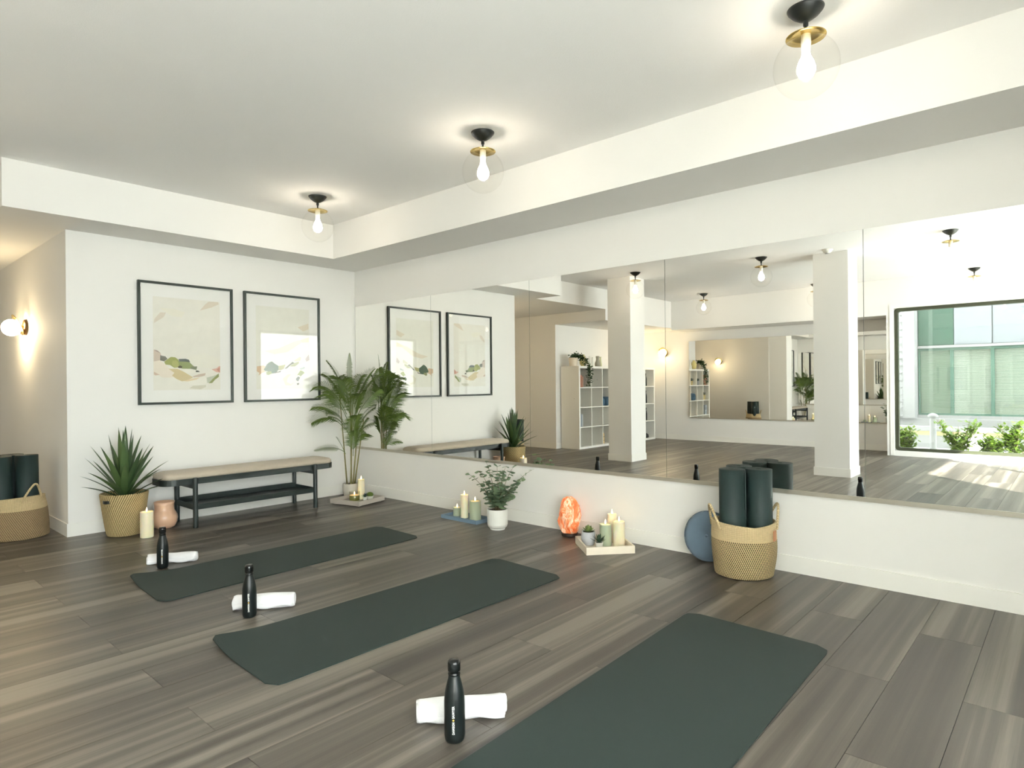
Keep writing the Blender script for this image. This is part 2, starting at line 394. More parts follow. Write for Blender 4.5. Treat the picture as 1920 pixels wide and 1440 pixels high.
# ------------------------------------------------------------------ windows
FRAME = mat('dark_window_frame', (58, 62, 44), .5)
def ring(bm, outer, inner, y0, y1):
    """outer/inner lists of (a, z); extruded along depth; caller rotates"""
    n = len(outer)
    vo = [[bm.verts.new((a, d, z)) for a, z in outer] for d in (y0, y1)]; vi = [[bm.verts.new((a, d, z)) for a, z in inner] for d in (y0, y1)]
    for k in range(n):
        j = (k+1) % n
        bm.faces.new((vo[0][k], vo[0][j], vi[0][j], vi[0][k])); bm.faces.new((vo[1][j], vo[1][k], vi[1][k], vi[1][j]))
        bm.faces.new((vo[0][j], vo[0][k], vo[1][k], vo[1][j])); bm.faces.new((vi[0][k], vi[0][j], vi[1][j], vi[1][k]))
def window(name, a0, a1, z0, z1, loc, rz, lb, mull=()):
    w = struct(empty(name, loc, rz), lb)
    bm = B(); ring(bm, rrect(a0, a1, z0, z1, .05), rrect(a0+.05, a1-.05, z0+.045, z1-.05, .03), -.06, .02)
    obj('window_frame', bm, FRAME, w)
    for x in mull: obj('mullion', boxes((x-.025, x+.025, -.055, .0, z0+.04, z1-.045)), FRAME, w)
    edges = [a0+.045]+list(mull)+[a1-.045]
    for x, y in zip(edges, edges[1:]): obj('pane', boxes((x, y, -.025, -.019, z0+.04, z1-.045)), PANE, w)
    return w
window('window_1', WY0, WY1, WZ0, WZ1, (X_WIN-.06, 0, 0), 0, 'large dark-framed window with rounded lower corner, seen in the mirror', (-5.75,)).rotation_euler = (0, 0, PI/2)
bpy.data.objects['window_1'].location = (X_WIN-.08, 0, 0)
bm = B()
for b in ((X_WIN, X_WIN+.012, WY1, WY1+.055, WZ0-.07, WZ1+.055), (X_WIN, X_WIN+.012, WY0-.055, WY1, WZ1, WZ1+.055)): box(bm, *b)
struct(obj('trim_1', bm, TRIM))
window('window_2', RX0, RX1, RZ0, RZ1, (0, Y_REAR-.08, 0), PI, 'wide rear window of the studio', ()).rotation_euler = (0, 0, 0)
for x in (-5.4, -4.2):
    obj('mullion', boxes((x-.03, x+.03, -.055, .0, RZ0+.04, RZ1-.045)), FRAME, bpy.data.objects['window_2'])

# ------------------------------------------------------------------ mirrors
def wall_mirror(name, xs, sgn, ys, z0, z1, label, turn=0.):
    r = empty(name, (xs, (ys[0]+ys[-1])/2, 0), 0, label, 'mirror')
    for a, b in zip(ys, ys[1:]):
        bm = B(); y0, y1 = min(a, b)+.0015, max(a, b)-.0015
        xa, xb = sorted((sgn*.001, sgn*.007))
        fs = box(bm, xa, xb, y0-r.location.y, y1-r.location.y, z0, z1, 1)
        bm.normal_update()
        for f in fs:
            if f.normal.x*sgn > .9: f.material_index = 0
        yc = (a+b)/2-r.location.y
        for v_ in bm.verts: v_.co.y -= yc
        obj('mirror_panel', bm, [MIRROR, MEDGE], r, loc=(sgn*.62*abs(math.sin(turn)), yc, 0), rot=(0, 0, turn))
    lo, hi = min(ys)-r.location.y, max(ys)-r.location.y
    bm = B(); xa, xb = sorted((sgn*.001, sgn*.014)); box(bm, xa, xb, lo, hi, z0-.018, z0); xa, xb = sorted((sgn*.0095, sgn*.014)); box(bm, xa, xb, lo, hi, z0, z0+.006)
    obj('bottom_rail', bm, RAIL, r)
    return r
wall_mirror('wall_mirror', 0, -1, [-.02, -1.247, -2.463, -3.680, -4.897, -6.115], .487, 1.984, 'long frameless wall mirror in wide panels above the candles')
wall_mirror('wall_mirror', X_LEFT, 1, [-.05, -1.21, -2.38, -3.56], .455, 1.955, 'second wall mirror on the opposite wall, seen inside the long mirror', math.radians(-1.2))

# ------------------------------------------------------------------ framed prints
FRAMEB = mat('black_picture_frame', (34, 46, 40), .45, var=.08)
MATB = mat('white_mat_board', (246, 245, 242), .8, var=.01)
def swatch(c): return mat('print_%d_%d_%d' % c, c, .85, var=.05, scale=14.)
P1 = [((225, 214, 198), [(700, 358), (760, 290), (800, 262), (905, 268), (915, 290), (830, 325)]), ((226, 216, 202), [(215, 495), (220, 450), (280, 378), (340, 380), (315, 430)]),
 ((240, 236, 222), [(270, 330), (420, 340), (540, 380), (500, 430), (400, 420), (330, 370)]), ((240, 237, 226), [(560, 860), (740, 820), (915, 880), (905, 960), (760, 980), (660, 965), (600, 920)]),
 ((212, 196, 182), [(210, 780), (270, 805), (285, 830), (275, 895), (240, 900), (210, 905)]), ((176, 158, 150), [(210, 778), (245, 785), (282, 818), (240, 802)]),
 ((238, 228, 214), [(210, 905), (275, 895), (330, 940), (375, 990), (420, 1040), (400, 1080), (300, 1080), (240, 1040), (210, 1015)]),
 ((214, 198, 158), [(360, 985), (450, 985), (520, 1020), (570, 1050), (620, 1080), (560, 1110), (500, 1122), (440, 1095), (395, 1060), (420, 1030)]),
 ((128, 128, 120), [(275, 840), (330, 852), (350, 880), (315, 905), (275, 895)]),
 ((160, 164, 102), [(315, 910), (340, 890), (385, 858), (430, 862), (465, 890), (470, 970), (420, 975), (375, 945), (330, 940)]),
 ((178, 180, 118), [(400, 900), (440, 895), (465, 920), (468, 965), (425, 970), (395, 945)]),
 ((150, 160, 112), [(462, 902), (530, 908), (580, 915), (610, 945), (640, 970), (590, 988), (500, 985), (470, 962)]),
 ((108, 114, 112), [(465, 880), (540, 878), (575, 890), (588, 916), (530, 910), (470, 908)]), ((88, 84, 66), [(455, 965), (480, 950), (505, 962), (495, 980), (465, 978)]),
 ((130, 136, 112), [(598, 965), (665, 962), (655, 1000), (590, 986)]), ((82, 86, 74), [(650, 1005), (675, 1008), (695, 1022), (650, 1024)]),
 ((244, 240, 230), [(498, 998), (570, 988), (645, 1020), (600, 1038), (540, 1034)]), ((206, 188, 172), [(615, 1068), (690, 1045), (758, 1035), (750, 1062), (690, 1076), (625, 1080)]),
 ((232, 214, 182), [(520, 1118), (600, 1095), (690, 1082), (650, 1108), (560, 1125)]), ((243, 240, 230), [(560, 1124), (660, 1102), (740, 1075), (768, 1090), (762, 1148), (700, 1165), (590, 1165)]),
 ((196, 200, 184), [(768, 1085), (850, 1065), (905, 1042), (830, 1140), (775, 1142)]), ((150, 158, 104), [(905, 1040), (908, 1076), (860, 1110), (830, 1143), (790, 1146), (835, 1100)]),
 ((216, 176, 162), [(825, 995), (880, 985), (912, 960), (924, 962), (920, 1032), (880, 1026)]), ((190, 140, 124), [(880, 1000), (914, 975), (922, 985), (918, 1030)]),
 ((214, 190, 172), [(210, 1015), (270, 1050), (225, 1055), (210, 1045)]), ((216, 212, 196), [(575, 1198), (620, 1170), (760, 1165), (760, 1185), (700, 1210)])]
P2 = [((241, 239, 231), [(192, 862), (450, 832), (640, 760), (832, 672), (836, 812), (700, 852), (520, 935), (440, 955), (370, 898), (192, 905)]),
 ((228, 218, 200), [(280, 775), (450, 742), (660, 652), (720, 640), (740, 668), (560, 782), (400, 812)]), ((228, 214, 190), [(720, 640), (832, 602), (832, 662), (742, 668)]), ((226, 216, 198), [(690, 480), (830, 430), (832, 500), (760, 530)]),
 ((243, 241, 234), [(680, 955), (780, 905), (836, 900), (836, 1180), (740, 1190), (715, 1100), (690, 1000)]),
 ((214, 186, 156), [(192, 962), (270, 950), (292, 965), (275, 1000), (300, 1022), (250, 1040), (210, 1072), (222, 1040), (192, 1020)]),
 ((172, 168, 116), [(440, 958), (532, 940), (512, 990), (475, 1008), (438, 1008)]), ((58, 88, 62), [(272, 1000), (310, 935), (340, 910), (370, 900), (405, 930), (447, 955), (447, 1000), (420, 1042), (370, 1047), (320, 1022), (285, 1016)]),
 ((142, 150, 98), [(305, 1062), (300, 1026), (360, 1020), (366, 1046), (330, 1066)]), ((94, 88, 62), [(362, 1048), (482, 1014), (470, 1032), (400, 1044)]),
 ((116, 114, 104), [(518, 992), (560, 955), (620, 905), (645, 920), (590, 950), (552, 986)]), ((176, 176, 138), [(582, 962), (645, 920), (702, 900), (700, 927), (650, 962)]),
 ((212, 208, 188), [(640, 892), (710, 845), (732, 850), (720, 892), (660, 902)]), ((190, 176, 174), [(783, 872), (830, 815), (840, 882), (800, 902)]),
 ((176, 190, 186), [(708, 992), (775, 965), (777, 988), (730, 1002)]), ((164, 172, 108), [(678, 1072), (720, 1010), (757, 1025), (772, 1042), (720, 1087), (700, 1067)]),
 ((118, 122, 118), [(663, 1112), (690, 1085), (716, 1100), (690, 1147), (665, 1132)]), ((88, 82, 60), [(670, 1172), (702, 1165), (698, 1187), (680, 1192)]),
 ((226, 222, 204), [(498, 1112), (560, 1060), (600, 1060), (560, 1100), (546, 1150), (600, 1182), (642, 1150), (600, 1197), (530, 1192)])]
def framed_print(x0, x1, z0, z1, shapes, dims, base, label):
    xc = (x0+x1)/2; r = empty('framed_print', (xc, 0, z0), 0, label, 'picture', 'framed prints over the bench')
    w, h = (x1-x0)/2, z1-z0
    bw, dp = .019, .032
    for nm, b in (('frame_bar', (-w, w, -dp, -.002, h-bw, h)), ('frame_bar', (-w, w, -dp, -.002, 0, bw)), ('frame_bar', (-w, -w+bw, -dp, -.002, bw, h-bw)), ('frame_bar', (w-bw, w, -dp, -.002, bw, h-bw))):
        obj(nm, boxes(b), FRAMEB, r)
    obj('mat_board', boxes((-w+bw, w-bw, -.014, -.004, bw, h-bw)), MATB, r)
    obj('picture_glass', boxes((-w+bw, w-bw, -.022, -.020, bw, h-bw)), PICGLASS, r)
    L_, R_, TL, TR, BO = dims
    px0, px1, pz0, pz1 = -w+.116, w-.112, .120, h-.124
    ms = [swatch(base)]; bm = B()
    y = -.0143
    bm.faces.new([bm.verts.new(p) for p in ((px0, y, pz0), (px1, y, pz0), (px1, y, pz1), (px0, y, pz1))])
    for i, (c, pts) in enumerate(shapes):
        y -= .00007; m = swatch(c)
        if m not in ms: ms.append(m)
        vs_ = []
        for X, Y in pts:
            u = min(1, max(0, (X-L_)/(R_-L_))); top = TL+(TR-TL)*u; v = min(1, max(0, (BO-Y)/(BO-top)))
            vs_.append(bm.verts.new((px0+u*(px1-px0), y, pz0+v*(pz1-pz0))))
        f = bm.faces.new(vs_); f.material_index = ms.index(m)
    bm.normal_update()
    for f in bm.faces:
        if f.normal.y > 0: f.normal_flip()
    obj('print', bm, ms, r, recalc=False)
framed_print(-2.111, -1.328, .998, 2.032, P1, (205, 925, 205, 265, 1215), (239, 236, 227), 'framed abstract landscape print with olive hills, over the bench beside the yucca')
framed_print(-1.221, -.438, .998, 2.032, P2, (185, 840, 222, 262, 1235), (239, 238, 229), 'framed abstract landscape print with one dark green hill, beside the palm')

# ------------------------------------------------------------------ ceiling lamps
BULBM = emit_mat('bulb_glow', (255, 241, 220), BULB)
def ceiling_lamp():
    r = empty('ceiling_lamp', (0, 0, 0))
    bm = B(); lathe(bm, [(.0, -.052), (.012, -.050), (.03, -.042), (.052, -.026), (.068, -.008), (.072, 0)], 32); obj('canopy', bm, BLACK, r, smooth=True)
    bm = B(); lathe(bm, [(.0105, -.07), (.0105, -.045)], 12); lathe(bm, [(.006, -.108), (.006, -.07)], 12); obj('rod', bm, BLACK, r)
    bm = B(); lathe(bm, [(.0, -.100), (.02, -.101), (.05, -.106), (.078, -.115), (.078, -.118), (.05, -.110), (.0, -.105)], 36); obj('brass_cap', bm, BRASS, r, smooth=True)
    bm = B(); lathe(bm, [(.0, -.180), (.017, -.178), (.02, -.140), (.018, -.106)], 20); obj('socket', bm, WHITEP, r, smooth=True)
    zc, R_ = -.240, .128
    pr = [(R_*math.sin(a), zc-R_*math.cos(a)) for a in [k/24*(PI-.40) for k in range(25)]]
    bm = B(); lathe(bm, [(max(p[0], 0), p[1]) for p in pr], 40, cap=False); obj('glass_globe', bm, GLOBE, r, smooth=True)
    bm = B(); lathe(bm, [(0, -.292), (.014, -.289), (.028, -.279), (.036, -.260), (.036, -.242), (.030, -.220), (.019, -.198), (.015, -.180), (0, -.179)], 20); obj('bulb', bm, BULBM, r, smooth=True)
    return r
lamps = [((-1.14, -1.17), 'clear globe ceiling lamp in the far corner, smallest of the three on the bulkhead side'),
 ((-1.15, -3.07), 'clear globe ceiling lamp over the middle yoga mat'),
 ((-1.15, -4.95), 'largest clear globe ceiling lamp, nearest to the camera'),
 ((-3.82, -1.18), 'globe ceiling lamp seen in the mirror beside the shelf-side column'),
 ((-4.00, -2.86), 'globe ceiling lamp seen in the mirror between the two columns, the larger one'),
 ((-3.97, -4.81), 'globe ceiling lamp seen in the mirror above the window, the larger one'),
 ((-6.52, -.93), 'globe ceiling lamp seen in the mirror above the second mirror'),
 ((-6.80, -2.68), 'globe ceiling lamp seen in the mirror half hidden by the window-side column'),
 ((-6.87, -4.72), 'globe ceiling lamp seen in the mirror close to the window head')]
proto = ceiling_lamp()
for i, ((x, y), lb) in enumerate(lamps):
    o = proto if i == 0 else copy_tree(proto)
    o.location = (x, y, CZ); tag(o, lb, 'ceiling lamp', 'globe ceiling lamps')

# sconces
SCON = emit_mat('opal_sconce_glow', (255, 230, 184), SCONCE)
def sconce():
    r = empty('wall_sconce', (0, 0, 0))      # wall at local y=0, room toward -y
    bm = B(); lathe(bm, [(.0, 0), (.07, 0), (.07, .014), (.06, .02), (.0, .02)], 28); obj('backplate', bm, mat('bronze', (112, 84, 50), .4, metal=.8), r, rot=(PI/2, 0, 0), smooth=True)
    bm = B(); lathe(bm, [(.0, 0), (.06, .002), (.1, .012), (.1, .015), (.06, .005), (.0, .003)], 32); obj('brass_disc', bm, BRASS, r, loc=(0, -.05, .022), rot=(PI/2+.42, 0, 0), smooth=True)
    bm = B(); tube(bm, [(0, -.015, 0), (0, -.06, .005)], .012, 10); obj('arm', bm, BRASS, r)
    bm = B(); bmesh.ops.create_uvsphere(bm, u_segments=24, v_segments=16, radius=.074); obj('opal_globe', bm, SCON, r, loc=(0, -.108, -.010), smooth=True)
    return r
s = sconce(); s.location = (XP, 1.33, 1.70); s.rotation_euler = (0, 0, -PI/2); tag(s, 'opal globe wall sconce with brass disc above the left basket', 'wall lamp', 'wall sconces')
s2 = copy_tree(s); s2.location = (X_LEFT, .49, 1.745); s2.rotation_euler = (0, 0, PI/2); tag(s2, 'opal globe wall sconce seen in the mirror, right of the cube shelves', 'wall lamp', 'wall sconces')

# smoke detector
d = empty('smoke_detector', (-4.08, -3.60, CZ), 0, 'small white smoke detector on the ceiling by the window-side column', 'smoke detector')
bm = B(); lathe(bm, [(0, -.045), (.03, -.043), (.045, -.03), (.052, -.012), (.06, -.01), (.06, 0)], 24); obj('housing', bm, WHITEP, d, smooth=True)
bm = B(); lathe(bm, [(.02, -.05), (.024, -.048), (.024, -.042)], 16); obj('sensor_cap', bm, mat('grey_plastic', (180, 182, 178), .5), d)

# ------------------------------------------------------------------ bench
b = empty('bench', (-1.29, -.25, 0), 0, 'long dark bench with beige padded seat under the framed prints', 'bench')
SEATX0, SEATX1, SY0, SY1 = -.775, .775, -.175, .165
bm = B(); prism(bm, rrect(SEATX0, SEATX1, SY0, SY1, .11, 10), .352, .400); obj('seat_frame', bm, BENCHB, b)
FABRIC = mat('beige_upholstery', (186, 174, 156), .9, var=.05, scale=40., bump=.2, bscale=300., sheen=.15)
bm = B(); rings = []
for ins, z in ((.008, .400), (.004, .412), (.006, .428), (.022, .442), (.05, .449), (.1, .452)):
    rings.append([bm.verts.new((x, y, z)) for x, y in rrect(SEATX0+ins, SEATX1-ins, SY0+ins, SY1-ins, max(.11-ins, .02), 10)])
for ra, rb in zip(rings, rings[1:]):
    n = len(ra)
    for k in range(n): bm.faces.new((ra[k], ra[(k+1) % n], rb[(k+1) % n], rb[k]))
bm.faces.new(rings[-1]); bm.faces.new(rings[0][::-1])
obj('cushion', bm, FABRIC, b, smooth=True)
for x in (-.545, .535):
    for y in (-.197, .187):
        bm = B(); lathe(bm, [(.0175, 0), (.0195, .003), (.0195, .402), (.017, .406)], 20); obj('leg', bm, BENCHB, b, loc=(x, y, 0), smooth=False)
    obj('crossbar', boxes((x-.016, x+.016, -.18, .17, .318, .352)), BENCHB, b)
sh = obj('lower_shelf', boxes((-.545, .535, -.178, .168, .150, .160)), BENCHB, b)
for bb in ((-.545, .535, -.19, -.178, .145, .188), (-.545, .535, .168, .18, .145, .205), (-.555, -.545, -.19, .18, .145, .188), (.535, .545, -.19, .18, .145, .188)):
    obj('shelf_rim', boxes(bb), BENCHB, sh)

# ------------------------------------------------------------------ yoga mats on the floor
def yoga_mat(corners, label, curl=.0):
    """corners: back-left, front-left, front-right, back-right"""
    bl, fl_, fr, br = [Vector((*c, 0)) for c in corners]
    nx, ny = 60, 16; bm = B(); grid = []; R_ = .055
    c0 = (bl+fl_+fr+br)/4
    for i in range(nx+1):
        u = i/nx; row = []
        a, bb = fl_.lerp(fr, u), bl.lerp(br, u); L_ = (fr-fl_).length; W_ = (bb-a).length
        du = min(u, 1-u)*L_
        ins = 0.
        if du < R_: ins = R_-math.sqrt(max(0, R_*R_-(R_-du)**2))
        for j in range(ny+1):
            v = j/ny; vv = (ins+(W_-2*ins)*v)/W_
            p = a.lerp(bb, vv)-c0
            z = .005
            if curl: z += curl*max(0, 1-u*5.5)**2*max(0, (v-.45)/.55)**2
            row.append((p, z))
        grid.append(row)
    top = [[bm.verts.new((p.x, p.y, z)) for p, z in r] for r in grid]; bot = [[bm.verts.new((p.x, p.y, max(z-.005, 0.0003))) for p, z in r] for r in grid]
    for i in range(nx):
        for j in range(ny):
            bm.faces.new((top[i][j], top[i+1][j], top[i+1][j+1], top[i][j+1])); bm.faces.new((bot[i][j+1], bot[i+1][j+1], bot[i+1][j], bot[i][j]))
    for i in range(nx):
        bm.faces.new((top[i+1][0], top[i][0], bot[i][0], bot[i+1][0])); bm.faces.new((top[i][ny], top[i+1][ny], bot[i+1][ny], bot[i][ny]))
    for j in range(ny):
        bm.faces.new((top[0][j], top[0][j+1], bot[0][j+1], bot[0][j])); bm.faces.new((top[nx][j+1], top[nx][j], bot[nx][j], bot[nx][j+1]))
    o = obj('yoga_mat', bm, RUBBER, loc=(c0.x, c0.y, 0)); tag(o, label, 'yoga mat', 'unrolled yoga mats')
yoga_mat([(-2.665, -1.562), (-2.688, -2.165), (-.872, -2.110), (-.850, -1.560)], 'dark unrolled yoga mat nearest the bench', .03)
yoga_mat([(-2.745, -2.890), (-2.765, -3.508), (-.962, -3.515), (-.925, -2.925)], 'dark unrolled yoga mat in the middle of the three', .03)
yoga_mat([(-2.845, -4.395), (-2.86, -5.03), (-1.03, -4.99), (-1.01, -4.335)], 'dark unrolled yoga mat nearest the camera, cut by the frame edge', 0.)

# ------------------------------------------------------------------ bottles
BOTM = mat('matte_black_steel', (17, 23, 23), .34, var=.03, spec=.32)
CAPM = mat('glossy_black_cap', (14, 17, 17), .18, var=.03, spec=.4)
PRINTW = mat('white_bottle_print', (240, 240, 236), .6); PRINTY = mat('yellow_bottle_dot', (226, 178, 84), .6)
def text_mesh(s, length):
    cu = bpy.data.curves.new('lettering', 'FONT'); cu.body = s; cu.size = 1.; cu.offset = .034; cu.extrude = 0; cu.resolution_u = 3; cu.space_character = 1.08
    o = bpy.data.objects.new('lettering', cu); COL.objects.link(o)
    bpy.context.view_layer.update(); dg = bpy.context.evaluated_depsgraph_get()
    me = bpy.data.meshes.new_from_object(o.evaluated_get(dg)); bpy.data.objects.remove(o); bpy.data.curves.remove(cu)
    xs = [v.co.x for v in me.vertices]; ys = [v.co.y for v in me.vertices]
    return me, min(xs), max(xs), min(ys), max(ys)
RB = .0338
def wrap_text(s, z0, z1, hgt, mat_, parent):
    me, x0, x1, y0, y1 = text_mesh(s, z1-z0)
    bm = B(); bm.from_mesh(me); bpy.data.meshes.remove(me)
    bmesh.ops.triangulate(bm, faces=bm.faces)
    for v in bm.verts:
        z = z0+(v.co.x-x0)/(x1-x0)*(z1-z0); t = (v.co.y-(y0+y1)/2)/(y1-y0)*hgt      # letter-up points to the viewer's left
        a = -t/RB
        v.co = Vector(((RB+.0004)*math.sin(a), -(RB+.0004)*math.cos(a), z))
    return obj('lettering', bm, mat_, parent, recalc=False)
def bottle(lettered=True):
    r = empty('water_bottle', (0, 0, 0))
    prof = [(0, 0), (.026, 0), (.030, .004), (.0326, .012), (RB, .022), (RB, .11), (.0334, .128), (.0318, .146), (.0288, .164), (.0246, .182), (.0208, .196), (.0190, .203), (.0188, .212), (0, .212)]
    bm = B(); lathe(bm, prof, 40); obj('body', bm, BOTM, r, smooth=True)
    cp = [(.0186, .210), (.0196, .2115), (.0196, .2155), (.0182, .217), (.0182, .222), (.0202, .2235), (.0206, .226), (.0206, .246), (.0196, .2525), (.0165, .2575), (0, .2585)]
    bm = B(); lathe(bm, cp, 32, cap=True); obj('cap', bm, CAPM, r, smooth=True)
    if lettered:
        wrap_text('DAWSON', .034, .0730, .0076, PRINTW, r); wrap_text('SAWYER', .0850, .124, .0076, PRINTW, r)
        bm = B(); c = bm.verts.new((0, -(RB+.0004), .0790)); rg = []
        for k in range(16):
            a = 2*PI*k/16; t = .0031*math.cos(a); rg.append(bm.verts.new(((RB+.0004)*math.sin(t/RB), -(RB+.0004)*math.cos(t/RB), .0790+.0031*math.sin(a))))
        for k in range(16): bm.faces.new((c, rg[k], rg[(k+1) % 16]))
        obj('printed_dot', bm, PRINTY, r, recalc=False)
    return r
def face_cam(x, y): return math.atan2(CAM.y-y, CAM.x-x)+PI/2
bproto = bottle()
for i, (x, y, lb) in enumerate(((-2.435, -1.462, 'black water bottle by the yoga mat nearest the bench'), (-2.47, -2.712, 'black water bottle by the middle yoga mat'), (-2.545, -4.282, 'black water bottle nearest the camera, white lettering and yellow dot'))):
    o = bproto if i == 0 else copy_tree(bproto)
    o.location = (x, y, 0); o.rotation_euler = (0, 0, face_cam(x, y)-.12); tag(o, lb, 'bottle', 'water bottles by the mats')

# ------------------------------------------------------------------ rolled towels
def towel(p0, p1, r, seed, label):
    rnd = random.Random(seed); p0, p1 = Vector((*p0, 0)), Vector((*p1, 0)); L_ = (p1-p0).length; ang = math.atan2((p1-p0).y, (p1-p0).x); c = (p0+p1)/2
    t = empty('rolled_towel', (c.x, c.y, 0), ang, label, 'towel', 'rolled white towels')
    bm = B(); nx, seg = 30, 36; rows = []
    ph = [rnd.uniform(0, 6) for _ in range(6)]
    for i in range(nx+1):
        x = -L_/2+L_*i/nx; ring_ = []
        for k in range(seg):
            a = 2*PI*k/seg
            rr = r*(1+.045*math.sin(2*a+ph[0]+x*9)+.03*math.sin(3*a+ph[1]-x*16)+.035*math.sin(x*30+ph[2])+.015*math.sin(7*a+x*40+ph[3]))
            if i in (0, nx): rr *= .93
            yy, zz = rr*1.12*math.cos(a), rr*math.sin(a)
            ring_.append(bm.verts.new((x+.004*math.sin(a*2+ph[4]), yy, max(zz+r*.93, .0004))))
        rows.append(ring_)
    for a, b_ in zip(rows, rows[1:]):
        for k in range(seg): bm.faces.new((a[k], a[(k+1) % seg], b_[(k+1) % seg], b_[k]))
    bm.faces.new(rows[0][::-1]); bm.faces.new(rows[-1])
    obj('rolled_body', bm, TOWEL, t, smooth=True)
    # loose outer flap along the front and spiral fold at both ends
    bm = B(); n = 28; A = []; Bq = []
    for i in range(n+1):
        x = -L_/2*.985+L_*.97*i/n; w = .004*math.sin(x*35+ph[5])
        A.append([bm.verts.new((x, -r*1.12+.003, r*1.05+w)), bm.verts.new((x, -r*1.22-.002, r*.72+w)), bm.verts.new((x, -r*1.2, r*.36+w*1.6)), bm.verts.new((x, -r*1.02, r*.22+w*1.6))])
    for a, b_ in zip(A, A[1:]):
        for k in range(3): bm.faces.new((a[k], b_[k], b_[k+1], a[k+1]))
    fo = obj('outer_flap', bm, TOWEL, t, smooth=True); fo.modifiers.new('thick', 'SOLIDIFY').thickness = .005
    for sx in (-1, 1):
        bm = B(); pts = []
        for k in range(40):
            q = k/39; a = q*4.5*PI; rr = r*(.12+.75*q); pts.append((sx*(L_/2+.001), rr*math.cos(a), r*.93+rr*math.sin(a)*.95))
        tube(bm, pts, .0035, 5); obj('end_fold', bm, TOWEL, t, smooth=True)
towel((-2.465, -1.293), (-2.225, -1.452), .032, 1, 'rolled white towel behind the bottle nearest the bench')
towel((-2.470, -2.548), (-2.245, -2.738), .036, 2, 'rolled white towel behind the middle bottle')
towel((-2.552, -4.105), (-2.318, -4.292), .036, 3, 'rolled white towel behind the bottle nearest the camera')

# ------------------------------------------------------------------ candles, trays and small plants
def flame(parent, z, s=1.):
    bm = B(); tube(bm, [(0, 0, z), (.0008, 0, z+.008*s)], .0012, 6); obj('wick', bm, WICK, parent)
    bm = B(); lathe(bm, [(0, z+.004*s), (.004*s, z+.009*s), (.0055*s, z+.015*s), (.0042*s, z+.024*s), (.0018*s, z+.033*s), (0, z+.040*s)], 12); obj('flame', bm, FLAME, parent, smooth=True)
def pillar(x, y, z, r, h, m, label, lit=True, group=None, s=1.):
    c = empty('pillar_candle', (x, y, z), 0, label, 'candle', group)
    bm = B(); lathe(bm, [(0, 0), (r*.97, 0), (r, .003), (r, h-.003), (r*.96, h), (r*.86, h-.001), (r*.80, h-.006), (0, h-.007)], 32); obj('wax', bm, m, c, smooth=False)
    if lit:
        bm = B(); lathe(bm, [(0, h-.0064), (r*.79, h-.0055)], 24, cap=False); obj('melt_pool', bm, WAXTOP, c)
        flame(c, h-.006, s)
    return c
def jar_candle(x, y, z, r, h, label):
    c = empty('jar_candle', (x, y, z), 0, label, 'candle')
    bm = B(); lathe(bm, [(0, 0), (r*.96, 0), (r, .004), (r, h), (r*.95, h), (r*.95, h*.62)], 32, cap=False); obj('glass_jar', bm, glass_mat('jar_glass', (.97, .96, .9), .08, .5), c, smooth=True)
    bm = B(); lathe(bm, [(0, .003), (r*.93, .003), (r*.93, h*.6), (0, h*.6)], 28); obj('wax', bm, mat('olive_wax', (128, 130, 66), .5, sss=.1), c)
    bm = B(); lathe(bm, [(0, h*.605), (r*.9, h*.605)], 24, cap=False); obj('melt_pool', bm, WAXTOP, c)
    flame(c, h*.6, .9)
    return c
def tray(x, y, rz, lx, ly, h, m, label, foot=0.):
    t = empty('tray', (x, y, 0), rz, label, 'tray'); th = .012
    obj('tray_base', boxes((-lx/2+th, lx/2-th, -ly/2+th, ly/2-th, foot, foot+.010)), m, t)
    for q in ((-lx/2, lx/2, -ly/2, -ly/2+th), (-lx/2, lx/2, ly/2-th, ly/2), (-lx/2, -lx/2+th, -ly/2+th, ly/2-th), (lx/2-th, lx/2, -ly/2+th, ly/2-th)):
        obj('tray_side', boxes((*q, foot, h)), m, t)
    if foot:
        for sx in (-1, 1):
            for sy in (-1, 1):
                obj('foot', boxes((sx*lx*.4-.015, sx*lx*.4+.015, sy*ly*.4-.015, sy*ly*.4+.015, 0, foot)), m, t)
    return t
def leafblade(L_, W_, bend, fold=.25, n=7, tipw=.0):
    """blade along +x bending up/down in z, gentle V fold"""
    bm = B(); rows = []; x = z = 0.; a = 0.
    for i in range(n+1):
        u = i/n; w = W_*max(tipw, (math.sin(PI*min(1, (u*.82+.18)))**.8)) if u < 1 else 0
        rows.append((x, z, w)); a = bend*u*1.2; x += L_/n*math.cos(a); z += L_/n*math.sin(a)
    R2 = []
    for x, z, w in rows:
        R2.append((bm.verts.new((x, -w/2, z+w*fold)), bm.verts.new((x, 0, z)), bm.verts.new((x, w/2, z+w*fold))) if w > 1e-5 else (bm.verts.new((x, 0, z)),))
    for a_, b_ in zip(R2, R2[1:]):
        if len(b_) == 1:
            bm.faces.new((a_[0], a_[1], b_[0])); bm.faces.new((a_[1], a_[2], b_[0]))
        else:
            bm.faces.new((a_[0], a_[1], b_[1], b_[0])); bm.faces.new((a_[1], a_[2], b_[2], b_[1]))
    return bm
def rosette(parent, z, n, L_, W_, m, e0=15, e1=80, bend=.25, name='leaf', seed=0, thick=0.):
    rnd = random.Random(seed); me = mesh_of(leafblade(L_, W_, bend, .18, 5), name, m, smooth=True)
    for k in range(n):
        el = math.radians(e0+(e1-e0)*k/max(1, n-1)); az = k*2.39996+rnd.uniform(-.2, .2); s = rnd.uniform(.85, 1.08)*(1-.25*k/n)
        o = link(name, me, parent, (.004*math.cos(az), .004*math.sin(az), z+.002*k/n), (0, -el, az)); o.scale = (s, s, s)
